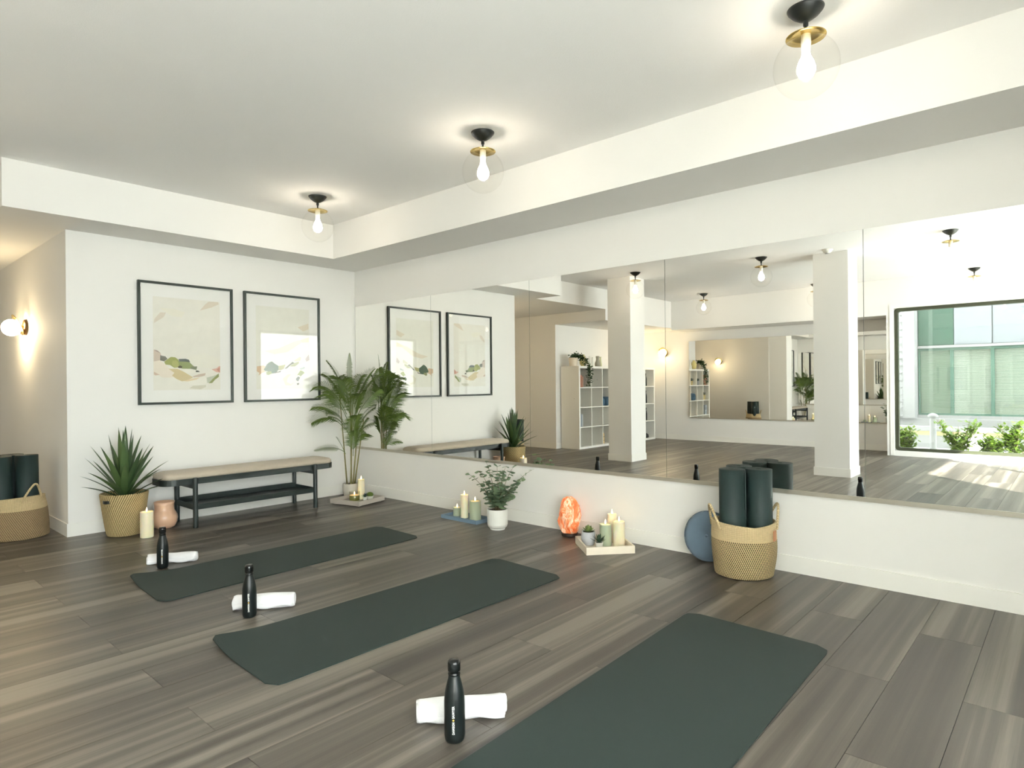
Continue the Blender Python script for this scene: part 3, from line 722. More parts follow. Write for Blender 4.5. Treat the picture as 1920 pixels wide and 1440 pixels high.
def potted(name, x, y, z, prof, m, label, cat='plant', soil=None):
    r = empty(name, (x, y, z), 0, label, cat)
    bm = B(); lathe(bm, prof, 32, cap=False); obj('pot', bm, m, r, smooth=False)
    if soil:
        bm = B(); lathe(bm, [(0, soil[1]), (soil[0], soil[1])], 24, cap=False); obj('soil', bm, SOIL, r)
    return r
def potprof(rb, rt, h, th=.006):
    return [(0, 0), (rb*.9, 0), (rb, .004), (rt, h), (rt-th, h), (rb-th, .012), (0, .012)]

# tray by the palm
tray(-.345, -.530, math.radians(13), .365, .365, .050, mat('grey_tray', (182, 174, 164), .6), 'square grey tray in the corner in front of the palm', .008)
jar_candle(-.362, -.500, .018, .052, .088, 'lit olive candle in a glass jar on the grey corner tray')
pillar(-.270, -.480, .018, .034, .195, WAX, 'tall ivory pillar candle on the grey corner tray')
sp = potted('potted_succulent', -.292, -.574, .018, potprof(.017, .021, .034, .003), WHITEP, 'tiny spiky succulent in white pot on the grey corner tray', 'plant', (.017, .03)); rosette(sp, .03, 16, .05, .011, DKSUCC, 20, 85, .2, seed=4)
sp = potted('potted_cactus', -.222, -.556, .018, potprof(.026, .036, .032, .004), WHITEP, 'round green cactus in a white bowl on the grey corner tray', 'plant', (.03, .026))
bm = B(); lathe(bm, [(0, .02), (.022, .024), (.032, .036), (.034, .048), (.028, .060), (.014, .068), (0, .070)], 32, wob=lambda a, z: 1+.05*math.cos(12*a)); obj('cactus_body', bm, leaf_material('cactus_skin', (74, 96, 30), (104, 124, 46), .5, .05), sp, smooth=True)

# blue tray
BLUET = mat('blue_grey_tray', (112, 134, 152), .55)
tray(-.212, -1.915, 0, .185, .43, .030, BLUET, 'narrow blue-grey tray beside the eucalyptus pot', 0)
jc = pillar(-.185, -1.775, .010, .034, .072, GWAX, 'short sage green candle at the end of the blue-grey tray', s=.9)
pillar(-.203, -1.885, .010, .033, .195, WAX, 'tall ivory candle in the middle of the blue-grey tray')
pillar(-.208, -2.020, .010, .048, .160, GWAX, 'wide sage green pillar candle next to the eucalyptus pot')

# white tray with candles
WOODW = mat('whitewashed_wood', (238, 226, 206), .6, var=.04, scale=20.)
tray(-.250, -3.328, math.radians(-41), .333, .333, .050, WOODW, 'square whitewashed wooden tray beside the salt lamp', 0)
sp = potted('potted_succulent', -.278, -3.215, .010, [(0, 0), (.036, 0), (.042, .006), (.050, .045), (.050, .070), (.046, .094), (.042, .094), (.044, .06), (0, .06)], mat('lilac_ceramic', (186, 188, 192), .5), 'green rosette succulent in a lilac-grey pot on the white tray', 'plant', (.042, .088))
rosette(sp, .088, 26, .058, .026, SUCC, 8, 80, .5, seed=2)
sp = potted('potted_succulent', -.302, -3.322, .010, potprof(.021, .029, .040, .004), WHITEP, 'small dark spiky aloe in a white pot on the white tray', 'plant', (.024, .035)); rosette(sp, .034, 18, .075, .014, DKSUCC, 22, 85, .15, seed=3)
pillar(-.214, -3.316, .010, .041, .148, GWAX, 'sage green pillar candle in the middle of the white tray')
pillar(-.172, -3.400, .010, .040, .172, WAX, 'thick ivory pillar candle at the front corner of the white tray')
pillar(-.105, -3.300, .010, .033, .200, WAX, 'tallest ivory candle at the back of the white tray')

# ivory candle by the yucca
pillar(-2.205, -.478, 0, .046, .195, WAX, 'ivory pillar candle on the floor beside the yucca basket')

# terracotta vase
TERRA = mat('blush_glazed_clay', (218, 178, 148), .28, var=.08, scale=10., coat=.4)
v = empty('vase', (-1.998, -.242, 0), 0, 'blush clay vase with round belly at the end of the bench', 'vase')
bm = B(); lathe(bm, [(0, 0), (.055, 0), (.075, .012), (.092, .045), (.098, .078), (.095, .105), (.084, .128), (.074, .142), (.071, .160), (.073, .190), (.077, .214), (.073, .214), (.067, .165), (.07, .14), (.085, .08), (.06, .02), (0, .012)], 44, cap=False)
obj('clay_body', bm, TERRA, v, smooth=True)
bm = B(); lathe(bm, [(.0722, .141), (.0742, .143), (.0722, .146)], 44, cap=False); obj('neck_ridge', bm, TERRA, v, smooth=True)

# salt lamp
def salt_material():
    m, nt, out = new_mat('salt_crystal'); L = nt.links.new
    b_ = N(nt, 'ShaderNodeBsdfPrincipled'); b_.inputs['Roughness'].default_value = .35; L(b_.outputs[0], out.inputs[0])
    tc = N(nt, 'ShaderNodeTexCoord'); mp = N(nt, 'ShaderNodeMapping'); mp.inputs['Scale'].default_value = (1, 1, .45); L(tc.outputs['Object'], mp.inputs[0])
    nz = N(nt, 'ShaderNodeTexNoise', i_Scale=24., i_Detail=4., i_Roughness=.7, i_Distortion=1.2); L(mp.outputs[0], nz.inputs['Vector'])
    cr = N(nt, 'ShaderNodeValToRGB'); L(nz.outputs[0], cr.inputs[0]); e = cr.color_ramp.elements
    e[0].position = .36; e[0].color = s2l((226, 96, 44))+(1,); e[1].position = .62; e[1].color = s2l((255, 214, 184))+(1,)
    k = e.new(.48); k.color = s2l((240, 138, 84))+(1,)
    L(cr.outputs[0], b_.inputs['Base Color']); L(cr.outputs[0], b_.inputs['Emission Color']); b_.inputs['Emission Strength'].default_value = .17
    vo = N(nt, 'ShaderNodeTexVoronoi', i_Scale=22.); L(mp.outputs[0], vo.inputs['Vector'])
    bp = N(nt, 'ShaderNodeBump', i_Strength=.7, i_Distance=.02); L(vo.outputs[0], bp.inputs['Height']); L(bp.outputs[0], b_.inputs['Normal'])
    return m
sl = empty('salt_lamp', (-.108, -2.925, 0), 0, 'glowing orange salt crystal lamp on a dark base', 'lamp')
bm = B(); lathe(bm, [(0, 0), (.058, 0), (.062, .004), (.062, .020), (.056, .024), (0, .024)], 28); obj('lamp_base', bm, mat('dark_wood_base', (48, 36, 30), .5), sl)
rs = random.Random(5); knots = {}
def wobs(a, z):
    return 1+.07*math.sin(3*a+z*22)+.05*math.sin(5*a-z*40+1)+.035*math.sin(9*a+z*75)
bm = B(); lathe(bm, [(0, .022), (.055, .024), (.066, .040), (.078, .075), (.084, .110), (.083, .150), (.079, .190), (.071, .225), (.060, .255), (.044, .278), (.022, .290), (0, .292)], 26, wob=wobs)
for v_ in bm.verts: v_.co.x *= .95; v_.co.x += rs.uniform(-.002, .002); v_.co.y += rs.uniform(-.002, .002); v_.co.z += rs.uniform(-.0025, .0025) if v_.co.z > .05 else 0
obj('salt_crystal', bm, salt_material(), sl)

# ------------------------------------------------------------------ eucalyptus
eu = potted('potted_eucalyptus', -.300, -2.362, 0, [(0, .004), (.060, .004), (.062, .012), (.074, .022), (.081, .040), (.082, .160), (.077, .160), (.076, .05), (0, .04)], WHITEP, 'potted eucalyptus in a white pot between the trays', 'plant', (.077, .148))
bm = B(); lathe(bm, [(0, 0), (.058, 0), (.060, .006), (.058, .010)], 32); obj('pot_foot', bm, WHITEP, eu)
R2D = Vector((.668, -.744, 0)); D2D = Vector((.744, .668, 0))    # picture-right and away directions on the floor
def disc_leaf(r):
    bm = B(); c = bm.verts.new((r*.9, 0, .012*r)); rim = []
    for k in range(9):
        a = PI-2*PI*k/9
        rim.append(bm.verts.new((r*.9+r*math.cos(a)*(1.05 if k == 0 else 1.), r*.95*math.sin(a), -.18*r*abs(math.sin(a))+.1*r*(k in (4, 5)))))
    for k in range(9): bm.faces.new((c, rim[(k+1) % 9], rim[k]))
    return bm
eleaf = [mesh_of(disc_leaf(.034), 'leaf', EUCA, smooth=True), mesh_of(disc_leaf(.021), 'leaf', EUCA, smooth=True), mesh_of(leafblade(.032, .012, .1, .1, 4), 'leaf', EUCA, smooth=True)]
re_ = random.Random(11)
estems = [(-.235, .445, -.02, 9), (-.15, .45, .06, 9), (-.09, .53, .05, 10), (0., .49, .02, 10), (.07, .50, -.05, 10), (.13, .48, .06, 10), (.20, .40, -.03, 10), (.275, .455, .05, 11), (-.05, .38, -.10, 9), (.06, .36, -.11, 9), (.02, .44, -.04, 9), (.13, .33, -.06, 8), (-.10, .30, .02, 7)]
for si, (a, zt, bdep, nl) in enumerate(estems):
    base = R2D*(a*.12)+D2D*(bdep*.2); base.z = .148
    tip = R2D*a+D2D*bdep; tip.z = zt
    tip.x = min(tip.x, .27)
    ctrl = base.lerp(tip, .5); ctrl.z += .06; ctrl += R2D*(-a*.18)
    pts = bez(base, ctrl, tip, 14)
    bm = B(); tube(bm, pts, [.0028-.0018*k/13 for k in range(14)], 5); obj('stem', bm, TWIG, eu, smooth=True)
    for k in range(nl):
        u = .16+.84*k/(nl-1); p = pts[min(13, int(u*13))]; q = pts[min(13, int(u*13)+1)] if u < .95 else p+(pts[13]-pts[12])
        d = (q-p).normalized() if (q-p).length > 1e-6 else Vector((0, 0, 1))
        for side in (0, 1):
            az = re_.uniform(0, 2*PI) if side == 0 else az+PI+re_.uniform(-.4, .4)
            el = re_.uniform(-.5, .5)
            thin = (a > .24 or (a < -.2)) and u > .72
            me = eleaf[2] if thin and a > .2 else (eleaf[0] if u < .55 else eleaf[1])
            o = link('leaf', me, eu, p, (re_.uniform(-.5, .5), -el, az)); s_ = re_.uniform(.75, 1.12); o.scale = (s_,)*3

# ------------------------------------------------------------------ yucca in a striped basket
yu = empty('potted_yucca', (-2.283, -.232, 0), 0, 'spiky yucca in a striped woven basket beside the bench', 'plant')
prof = [(0, .006)]; 
for k in range(66):
    u = k/65; z = .004+.322*u; r_ = .118+.048*(u**.8)
    prof.append((r_+.0022*math.cos(k*PI), z))
prof += [(.158, .328), (.150, .30), (.146, .26), (0, .26)]
bm = B(); lathe(bm, prof, 56, cap=False); obj('woven_basket', bm, SEAGR, yu, smooth=True)
bm = B(); lathe(bm, [(0, .262), (.146, .262)], 32, cap=False); obj('soil', bm, SOIL, yu)
for aa in (math.atan2(-.45, -.93), math.atan2(.45, .93)):
    bm = B()
    for k in range(7):
        pass
    ptsH = []
    for k in range(9):
        a = aa-.2+.4*k/8; rr = .163+.010*math.sin(PI*k/8); ptsH.append((rr*math.cos(a), rr*math.sin(a), .275))
    lo = [[bm.verts.new((x, y, z+dz)) for x, y, z in ptsH] for dz in (-.011, .011)]
    for k in range(8): bm.faces.new((lo[0][k], lo[0][k+1], lo[1][k+1], lo[1][k]))
    o = obj('strap_handle', bm, BLACK, yu); o.modifiers.new('thick', 'SOLIDIFY').thickness = .004
yl = [mesh_of(leafblade(.52, .060, bnd, .16, 9), 'leaf', YUCCA, smooth=True) for bnd in (.12, -.10, -.30)]
ry = random.Random(21)
nL = 40
for k in range(nL):
    u = k/(nL-1); el = math.radians(25+62*u**.85); az = k*2.39996+ry.uniform(-.15, .15)
    s_ = (.62+.36*u)*ry.uniform(.92, 1.06)
    d = Vector((math.cos(az)*math.cos(el), math.sin(az)*math.cos(el), math.sin(el)))
    if -.232+d.y*.52*s_ > -.02: s_ = max(.35, (-.03+.232)/(d.y*.52))*.98; s_ = min(s_, .62+.3*u); 
    me = yl[0] if u > .75 else (yl[1] if u > .35 else yl[2])
    o = link('leaf', me, yu, (.022*math.cos(az)*(1-u), .022*math.sin(az)*(1-u), .27+.06*u), (ry.uniform(-.2, .2), -el, az)); sw_ = ry.uniform(.9, 1.15)
    rm = o.rotation_euler.to_matrix()
    for _ in range(12):
        if max((rm @ Vector((v_.co.x*s_, v_.co.y*s_*sw_, v_.co.z*s_))).y for v_ in me.vertices)+o.location.y-.232 < -.012: break
        s_ *= .92
    o.scale = (s_, s_*sw_, s_)
bm = B(); tube(bm, [(0, 0, .25), (0, 0, .36)], [.024, .015], 10); obj('stem', bm, mat('yucca_stem', (86, 92, 52), .7), yu)

# ------------------------------------------------------------------ areca palm
pa = potted('potted_palm', -.215, -.215, 0, [(0, 0), (.054, 0), (.066, .010), (.076, .05), (.080, .100), (.078, .142), (.073, .142), (.07, .06), (0, .05)], mat('stone_pot', (214, 208, 194), .6), 'tall areca palm in a pale pot in the corner by the mirror', 'plant', (.073, .130))
PO = Vector((-.215, -.215, 0))
def clampw(p):
    w = p+PO; w.x = min(w.x, -.018); w.y = min(w.y, -.014); return w-PO
canes = [(-.045, 0., 1.05, -.06), (.002, .02, 1.12, .0), (.012, -.03, .95, .02), (.030, .0, .85, .06), (.048, .01, .80, .09)]
for a, bd, h, lean in canes:
    p0 = R2D*a*.8+D2D*bd; p1 = R2D*(a+lean)+D2D*bd; p0.z = .125; p1.z = h
    pts = [p0.lerp(p1, k/8) for k in range(9)]
    bm = B(); tube(bm, pts, [.0085-.0045*k/8 for k in range(9)], 8); obj('cane', bm, CANE, pa, smooth=True)
def frond(base, tip, lift, width, nleaf, seed, droop=.42):
    rnd = random.Random(seed); base, tip = Vector(base), Vector(tip); ctrl = base.lerp(tip, .45); ctrl.z += lift
    pts = [clampw(p) for p in bez(base, ctrl, tip, 24)]
    bm = B(); tube(bm, pts, [.0035-.0028*k/23 for k in range(24)], 5)
    L_ = (tip-base).length; lat = abs((tip-base).dot(R2D))/max(L_, .01); rl = rnd.uniform(.55, .95)*min(1, lat*1.6)*rnd.choice((-1, 1)); cr_, sr_ = math.cos(rl), math.sin(rl); droop = droop*(1-.5*lat)
    for k in range(nleaf):
        u = .22+.78*k/(nleaf-1); i = min(22, int(u*23)); t = (pts[i+1]-pts[i]).normalized() if (pts[i+1]-pts[i]).length > 1e-5 else Vector((0, 0, 1))
        p = pts[i].lerp(pts[i+1], u*23-i if u*23-i <= 1 else 1)
        side = t.cross(Vector((0, 0, 1)));
        if side.length < .15: side = R2D.copy()
        side.normalize(); upn = side.cross(t).normalized()
        side, upn = side*cr_+upn*sr_, upn*cr_-side*sr_
        ll = width*(math.sin(PI*min(1, .18+.8*u))**.7)*rnd.uniform(.85, 1.1)
        for s_ in (-1, 1):
            d = (side*s_*.66+t*(.62+.45*u)+upn*.22).normalized()
            ll *= 1.15; q1 = p+d*ll*.5+Vector((0, 0, -droop*ll*.1)); q2 = p+d*ll+Vector((0, 0, -droop*ll))
            q1, q2 = clampw(q1), clampw(q2)
            wv = t*.0040+upn*.0015
            vsl = [bm.verts.new(v_) for v_ in (p-wv*.5, q1-wv, q2, q1+wv, p+wv*.5)]
            try: bm.faces.new((vsl[0], vsl[1], vsl[3], vsl[4])); bm.faces.new((vsl[1], vsl[2], vsl[3]))
            except ValueError: pass
    obj('frond', bm, PALM, pa, recalc=False)
def P(a, z, bd=0.): v_ = R2D*a+D2D*bd; v_.z = z; return v_
fr = [((-.06, 1.06, 0), (-.225, 1.40, -.03), .10, .075, 30), ((-.01, 1.08, .02), (-.012, 1.475, .05), .05, .05, 26), ((-.03, .85, -.02), (-.315, 1.13, -.16), .22, .17, 36),
 ((-.02, .88, .0), (-.24, 1.26, -.08), .14, .16, 34), ((-.05, .74, .0), (-.32, .93, -.18), .14, .13, 28), ((-.05, .70, -.02), (-.32, .78, -.22), .16, .17, 34),
 ((-.055, .46, 0), (-.31, .50, -.18), .08, .07, 20), ((-.05, .44, 0), (-.13, .62, -.05), .03, .05, 16), ((.05, .90, .02), (.37, 1.27, -.12), .16, .16, 36), ((.04, .92, .02), (.25, 1.31, .02), .12, .15, 32),
 ((.06, .80, 0), (.34, 1.10, -.14), .10, .15, 32), ((.06, .66, .02), (.27, .92, -.06), .08, .15, 32), ((.06, .60, 0), (.30, .77, -.15), .10, .10, 26),
 ((.01, .80, -.02), (-.02, 1.20, -.20), .20, .19, 38), ((.04, .72, -.02), (.16, 1.06, -.20), .14, .19, 38), ((.02, .52, -.02), (.12, .84, -.18), .10, .17, 36), ((.03, .42, -.01), (.07, .68, -.10), .05, .12, 30),
 ((-.01, .90, .03), (-.08, 1.22, -.14), .16, .18, 36), ((.02, .95, .04), (.10, 1.24, .10), .10, .16, 32), ((-.02, .86, .05), (-.14, 1.12, .06), .12, .14, 30), ((.05, .55, .02), (.16, .80, .04), .06, .15, 28), ((.05, .78, .0), (.28, 1.18, -.20), .14, .17, 34), ((-.02, .78, -.01), (-.20, 1.06, -.22), .16, .17, 34), ((.0, .62, -.02), (-.16, .84, -.20), .12, .15, 30), ((.04, .50, 0), (.20, .66, -.16), .10, .13, 26)]
for i, (p0, p1, lf, wd, nl) in enumerate(fr): frond(P(*p0), P(*p1), lf, wd, nl, 40+i)

# ------------------------------------------------------------------ rolled mats and jute baskets
def roll_mesh(R_=.080, h=.612, pitch=.0080, th=.0056):
    bm = B(); turns = (R_-.016)/pitch; n = int(turns*28); out_, inn = [], []
    for k in range(n+1):
        a = 2*PI*turns*k/n; r_ = .016+(R_-.016)*k/n
        out_.append((r_*math.cos(a), r_*math.sin(a))); inn.append(((r_-th)*math.cos(a), (r_-th)*math.sin(a)))
    vo = [[bm.verts.new((x, y, z)) for x, y in out_] for z in (0, h)]; vi = [[bm.verts.new((x, y, z)) for x, y in inn] for z in (0, h)]
    for k in range(n):
        bm.faces.new((vo[0][k], vo[0][k+1], vo[1][k+1], vo[1][k])).smooth = True; bm.faces.new((vi[0][k+1], vi[0][k], vi[1][k], vi[1][k+1])).smooth = True
        bm.faces.new((vo[1][k], vo[1][k+1], vi[1][k+1], vi[1][k])); bm.faces.new((vo[0][k+1], vo[0][k], vi[0][k], vi[0][k+1]))
    bm.faces.new((vo[0][0], vo[1][0], vi[1][0], vi[0][0])); bm.faces.new((vo[0][n], vi[0][n], vi[1][n], vo[1][n]))
    return bm
rollme = mesh_of(roll_mesh(), 'rolled_mat', ROLLR)
def rolled(x, y, z, rz, label, group, tilt=(0, 0), s=1.):
    o = link('rolled_mat', rollme, None, (x, y, z), (tilt[0], tilt[1], rz)); o.scale = (s, s, 1); tag(o, label, 'yoga mat', group); return o
def jute_basket(x, y, rz, rb, rt, h, weave, label, sx=1., sy=1., coil=.0105, split=.70):
    k_ = empty('jute_basket', (x, y, 0), rz, label, 'basket')
    def rad(z): u = z/h; return rb+(rt-rb)*u+.010*math.sin(PI*min(1, u*1.1))
    def coils(z0, z1):
        pr = []; n = int(round((z1-z0)/coil)); c = (z1-z0)/n
        for i in range(n):
            for q in range(4):
                z = z0+c*(i+q/4); pr.append((rad(z)+.0042*math.sin(PI*q/4), z))
        pr.append((rad(z1), z1)); return pr
    wobb = lambda a, z: 1+.012*math.sin(2*a+1.1)+.008*math.sin(3*a+z*20)
    lo = coils(.006, h*split); bm = B(); lathe(bm, [(0, 0), (rb*.9, 0)]+lo, 64, cap=False, sx=sx, sy=sy, wob=wobb); obj('woven_body', bm, weave, k_, smooth=True)
    hi = coils(h*split, h); hi += [(rad(h)-.006, h+.002), (rad(h)-.012, h-.004), (rad(h*.5)-.012, h*.5), (rb-.012, .014), (0, .012)]
    bm = B(); lathe(bm, hi, 64, cap=False, sx=sx, sy=sy, wob=wobb)
    for v_ in bm.verts:
        if v_.co.z > h*.8:
            a = math.atan2(v_.co.y, v_.co.x); v_.co.z += .016*(abs(math.cos(a))-.55)*min(1, (v_.co.z-h*.8)/(h*.2))
    obj('plain_band', bm, JUTE, k_, smooth=True)
    for s_ in (-1, 1):
        ptsH = []; rr = rt*sx
        for t in range(15):
            u = t/14; a = (u-.5)*.95; up = math.sin(PI*u)**.75
            ptsH.append((s_*(rr*math.cos(a)+.004+.018*up), rr*math.sin(a)*(1-.35*up), h-.035+.135*up))
        bm = B(); tube(bm, ptsH, .0075, 8); obj('handle', bm, JUTE, k_, smooth=True)
    return k_
BX, BY = -.212, -4.292
jb = jute_basket(BX, BY, math.atan2(-.744, .668), .160, .180, .315, JUTEW, 'jute basket with dark woven body holding three rolled mats by the mirror wall', 1., .96)
bm = B(); pts = [(.155+.0, -.105, .262), (.16, -.112, .25)]
box(bm, -.016, .016, -.003, .003, -.03, .03, bev=.002); obj('leather_tag', bm, mat('copper_leather', (190, 130, 92), .5), jb, loc=(.128, -.137, .255), rot=(0, 0, .82))
for x, y, z, rz, lb in ((-.287, -4.252, .016, 1.0, 'rolled dark yoga mat at the front left of the basket by the mirror wall'), (-.187, -4.376, .016, 2.1, 'rolled dark yoga mat at the front right of the basket by the mirror wall'), (-.131, -4.232, .018, .2, 'rolled dark yoga mat at the back of the basket by the mirror wall')):
    rolled(x, y, z, rz, lb, 'rolled mats in the basket by the mirror wall', s=.975)
B2X, B2Y = -2.862, .325
jute_basket(B2X, B2Y, math.atan2(-.9, .45), .205, .178, .315, JUTEW2, 'sagging jute basket with a light band at the passage corner', 1., 1.)
for x, y, rz, tl, lb in ((-2.955, .275, .4, (0, -.03), 'rolled dark yoga mat at the outer side of the passage basket'), (-2.800, .262, 1.9, (0, .02), 'rolled dark yoga mat at the wall side of the passage basket'), (-2.866, .420, 2.9, (-.02, 0), 'rolled dark yoga mat at the back of the passage basket')):
    rolled(x, y, .018, rz, lb, 'rolled mats in the passage basket', tl, .97)

# round cushion leaning on the wall
CUSH = mat('blue_grey_velvet', (100, 118, 134), .95, var=.08, scale=12., bump=.2, bscale=160., sheen=.08, spec=.15)
cu = empty('round_cushion', (-.086, -4.012, .158), 0, 'round blue-grey velvet floor cushion leaning behind the basket', 'cushion')
cu.rotation_euler = (0, -PI/2+.22, 0)
bm = B(); lathe(bm, [(0, -.040), (.06, -.046), (.11, -.044), (.140, -.034), (.154, -.016), (.156, 0), (.154, .016), (.140, .034), (.11, .044), (.07, .046), (.03, .040), (.012, .028), (0, .024)], 48, wob=lambda a, z: 1+.010*math.cos(12*a)); obj('cushion_pad', bm, CUSH, cu, smooth=True)
bm = B(); lathe(bm, [(0, .022), (.009, .024), (.0095, .029), (.005, .033), (0, .034)], 16); obj('button', bm, CUSH, cu, smooth=True)
for s_ in (-1, 1):
    bm = B(); tube(bm, [(.156*math.cos(2*PI*k/48), .156*math.sin(2*PI*k/48), s_*.016) for k in range(49)], .0022, 6); obj('piping', bm, CUSH, cu, smooth=True)

# ------------------------------------------------------------------ cube shelves (behind the camera, seen in the mirror)
SHELFW = mat('white_shelf_laminate', (240, 238, 230), .5, var=.01)
def cube_shelf(x1, cols, rows, label):
    """x1: end toward the passage; runs to -x"""
    cell, th, to = .3305, .016, .038
    w = cols*cell+(cols-1)*th+2*to; h = rows*cell+(rows-1)*th+2*to; D0, D1 = .645, Y_NICHE-BT-.003
    r = empty('cube_shelf', (x1-w/2, (D0+D1)/2, 0), 0, label, 'shelf'); yd = (D1-D0)/2
    for nm, b_ in (('side_panel', (-w/2, -w/2+to, 0, h)), ('side_panel', (w/2-to, w/2, 0, h)), ('top_panel', (-w/2+to, w/2-to, h-to, h)), ('bottom_panel', (-w/2+to, w/2-to, 0, to))):
        obj(nm, boxes((b_[0], b_[1], -yd, yd, b_[2], b_[3])), SHELFW, r)
    for k in range(1, rows): z = to+k*cell+(k-1)*th; obj('shelf_board', boxes((-w/2+to, w/2-to, -yd, yd, z, z+th)), SHELFW, r)
    for k in range(1, cols):
        x = -w/2+to+k*cell+(k-1)*th
        for q in range(rows):
            z = to+q*(cell+th); obj('divider', boxes((x, x+th, -yd, yd, z, z+cell)), SHELFW, r)
    obj('back_panel', boxes((-w/2+to, w/2-to, yd-.006, yd, to, h-to)), SHELFW, r)
    return r, w, h
sh1, w1, hS = cube_shelf(-4.985, 4, 4, 'white cube shelf nearest the passage, four by four, seen in the mirror')
sh2, w2, _ = cube_shelf(-4.985-w1-.075, 3, 4, 'narrower white cube shelf behind the column, seen in the mirror')
CELL = .3465
def cellpos(col, row, unit=0):
    """col from the passage end, row from the top -> (x centre, floor z)"""
    x1 = -4.985 if unit == 0 else -4.985-w1-.075
    return x1-.038-.3305/2-col*CELL, .038+(3-row)*CELL
YF = .76
# trailing ivy
iv = potted('potted_ivy', -5.09, .84, hS, potprof(.068, .085, .150, .008), mat('cream_ceramic', (222, 210, 190), .6), 'trailing ivy in a cream pot on top of the cube shelf, seen in the mirror', 'plant', (.075, .14))
ri = random.Random(9); bm = B()
def ivyleaf(bm, p, s, rnd):
    m3 = Matrix.Rotation(rnd.uniform(0, 6.28), 3, 'Z') @ Matrix.Rotation(rnd.uniform(-1.2, 1.2), 3, 'X') @ Matrix.Rotation(rnd.uniform(-.8, .8), 3, 'Y')
    vs_ = [bm.verts.new(Vector(p)+m3 @ (Vector(q)*s)) for q in ((0, 0, 0), (.45, .35, .05), (1, 0, 0), (.45, -.35, .05))]
    bm.faces.new((vs_[0], vs_[1], vs_[2])); bm.faces.new((vs_[0], vs_[2], vs_[3]))
def vine(p0, p1, p2, p3, n, sp):
    for k in range(n):
        t = k/n; p = Vector(p0)*(1-t)**3+Vector(p1)*3*t*(1-t)**2+Vector(p2)*3*t*t*(1-t)+Vector(p3)*t**3
        ivyleaf(bm, p+Vector((ri.gauss(0, sp), ri.gauss(0, sp), ri.gauss(0, sp))), ri.uniform(.03, .05), ri)
for k in range(120): ivyleaf(bm, (ri.gauss(-.03, .045), ri.gauss(-.03, .04), .15+abs(ri.gauss(0, .03))), .045, ri)
vine((0, 0, .16), (-.12, -.08, .24), (-.26, -.24, .05), (-.14, -.225, -.36), 260, .024)
vine((0, 0, .16), (-.08, -.1, .22), (-.18, -.25, .05), (-.20, -.225, -.22), 160, .024)
obj('foliage', bm, IVY, iv, recalc=False)
def svase(x, prof, m, label): 
    v_ = tag(obj('vase', (lambda b_: (lathe(b_, prof, 24, cap=False), b_)[1])(B()), m, loc=(x, .85, hS), smooth=True), label, 'vase'); return v_
svase(-5.40, [(0, 0), (.03, 0), (.058, .05), (.066, .11), (.05, .165), (.025, .19), (.03, .215), (.026, .215), (0, .19)], mat('sconce_disc_ochre', (214, 200, 136), .5), 'round pale ochre stand-in for a sconce disc behind the trailing ivy')  # vase shape put in place of a wall sconce's brass disc
svase(-5.60, [(0, 0), (.028, 0), (.034, .03), (.032, .08), (.018, .12), (.013, .17), (.015, .19), (.011, .19), (0, .15)], WHITEP, 'slim white bottle vase on the cube shelf beside the ivy')
svase(-5.705, [(0, 0), (.026, 0), (.032, .03), (.026, .08), (.016, .11), (.013, .165), (.016, .175), (.012, .175), (0, .14)], WHITEP, 'second slim white bottle vase, next to the grey vase')
svase(-5.86, [(0, 0), (.04, 0), (.052, .03), (.05, .07), (.036, .105), (.028, .14), (.034, .2), (.03, .2), (0, .12)], mat('grey_stoneware', (168, 164, 148), .7), 'grey stoneware vase on top of the cube shelf')
svase(-5.955, [(0, 0), (.024, 0), (.03, .05), (.022, .11), (.018, .17), (.024, .19), (.02, .19), (0, .14)], mat('celadon_glaze', (214, 216, 178), .4), 'pale green slim vase beside the grey vase')
def shelf_plant(col, row, dx, pot, label, seed, big=1.):
    x, z = cellpos(col, row); p_ = potted('potted_succulent', x+dx, YF, z, potprof(.032*big, .04*big, .10*big, .005), pot, label, 'plant', (.034*big, .09*big))
    rosette(p_, .09*big, 18, .10*big, .016*big, DKSUCC, 25, 85, .1, seed=seed)
shelf_plant(1, 0, .12, mat('grey_pot', (150, 152, 150), .6), 'dark succulent in a grey pot, top row of the cube shelf beside the ivy', 12)
shelf_plant(2, 0, .11, mat('straw_pot', (196, 176, 120), .6), 'dark spiky succulent in a straw-coloured pot, top row of the cube shelf', 13)
shelf_plant(0, 1, .12, mat('straw_pot', (196, 176, 120), .6), 'dark spiky succulent in a straw-coloured pot, second row of the cube shelf', 14, 1.15)
shelf_plant(0, 3, .13, mat('straw_pot', (196, 176, 120), .6), 'dark spiky succulent in the bottom row of the cube shelf', 15, .9)
# books
def books(x, z, specs, grp):
    for i, (w_, h_, c, lb) in enumerate(specs):
        r = empty('book', (x, YF+.03, z), 0, lb, 'book', grp); cm = mat('cover_%d_%d_%d' % c, c, .6)
        bm = B(); box(bm, -w_/2, -w_/2+.003, -.1, .1, 0, h_); box(bm, w_/2-.003, w_/2, -.1, .1, 0, h_); box(bm, -w_/2+.003, w_/2-.003, -.1, -.097, 0, h_); obj('cover', bm, cm, r)
        obj('pages', boxes((-w_/2+.003, w_/2-.003, -.097, .095, .004, h_-.004)), mat('paper', (236, 230, 214), .9), r)
        x -= w_+.002
x, z = cellpos(0, 0); books(x+.115, z, [(.045, .24, (176, 124, 96), 'tallest rust-brown book in the top cell under the ivy'), (.04, .21, (160, 110, 88), 'second rust-brown book in the top cell under the ivy'), (.03, .19, (178, 136, 112), 'shortest rust-brown book in the top cell under the ivy')], 'books under the ivy')
x, z = cellpos(0, 2); books(x+.12, z, [(.035, .22, (160, 168, 172), 'first grey book in the third row of the cube shelf'), (.035, .22, (142, 152, 158), 'middle grey book in the third row of the cube shelf'), (.03, .22, (170, 176, 178), 'last grey book in the third row of the cube shelf')], 'grey books in the third row')
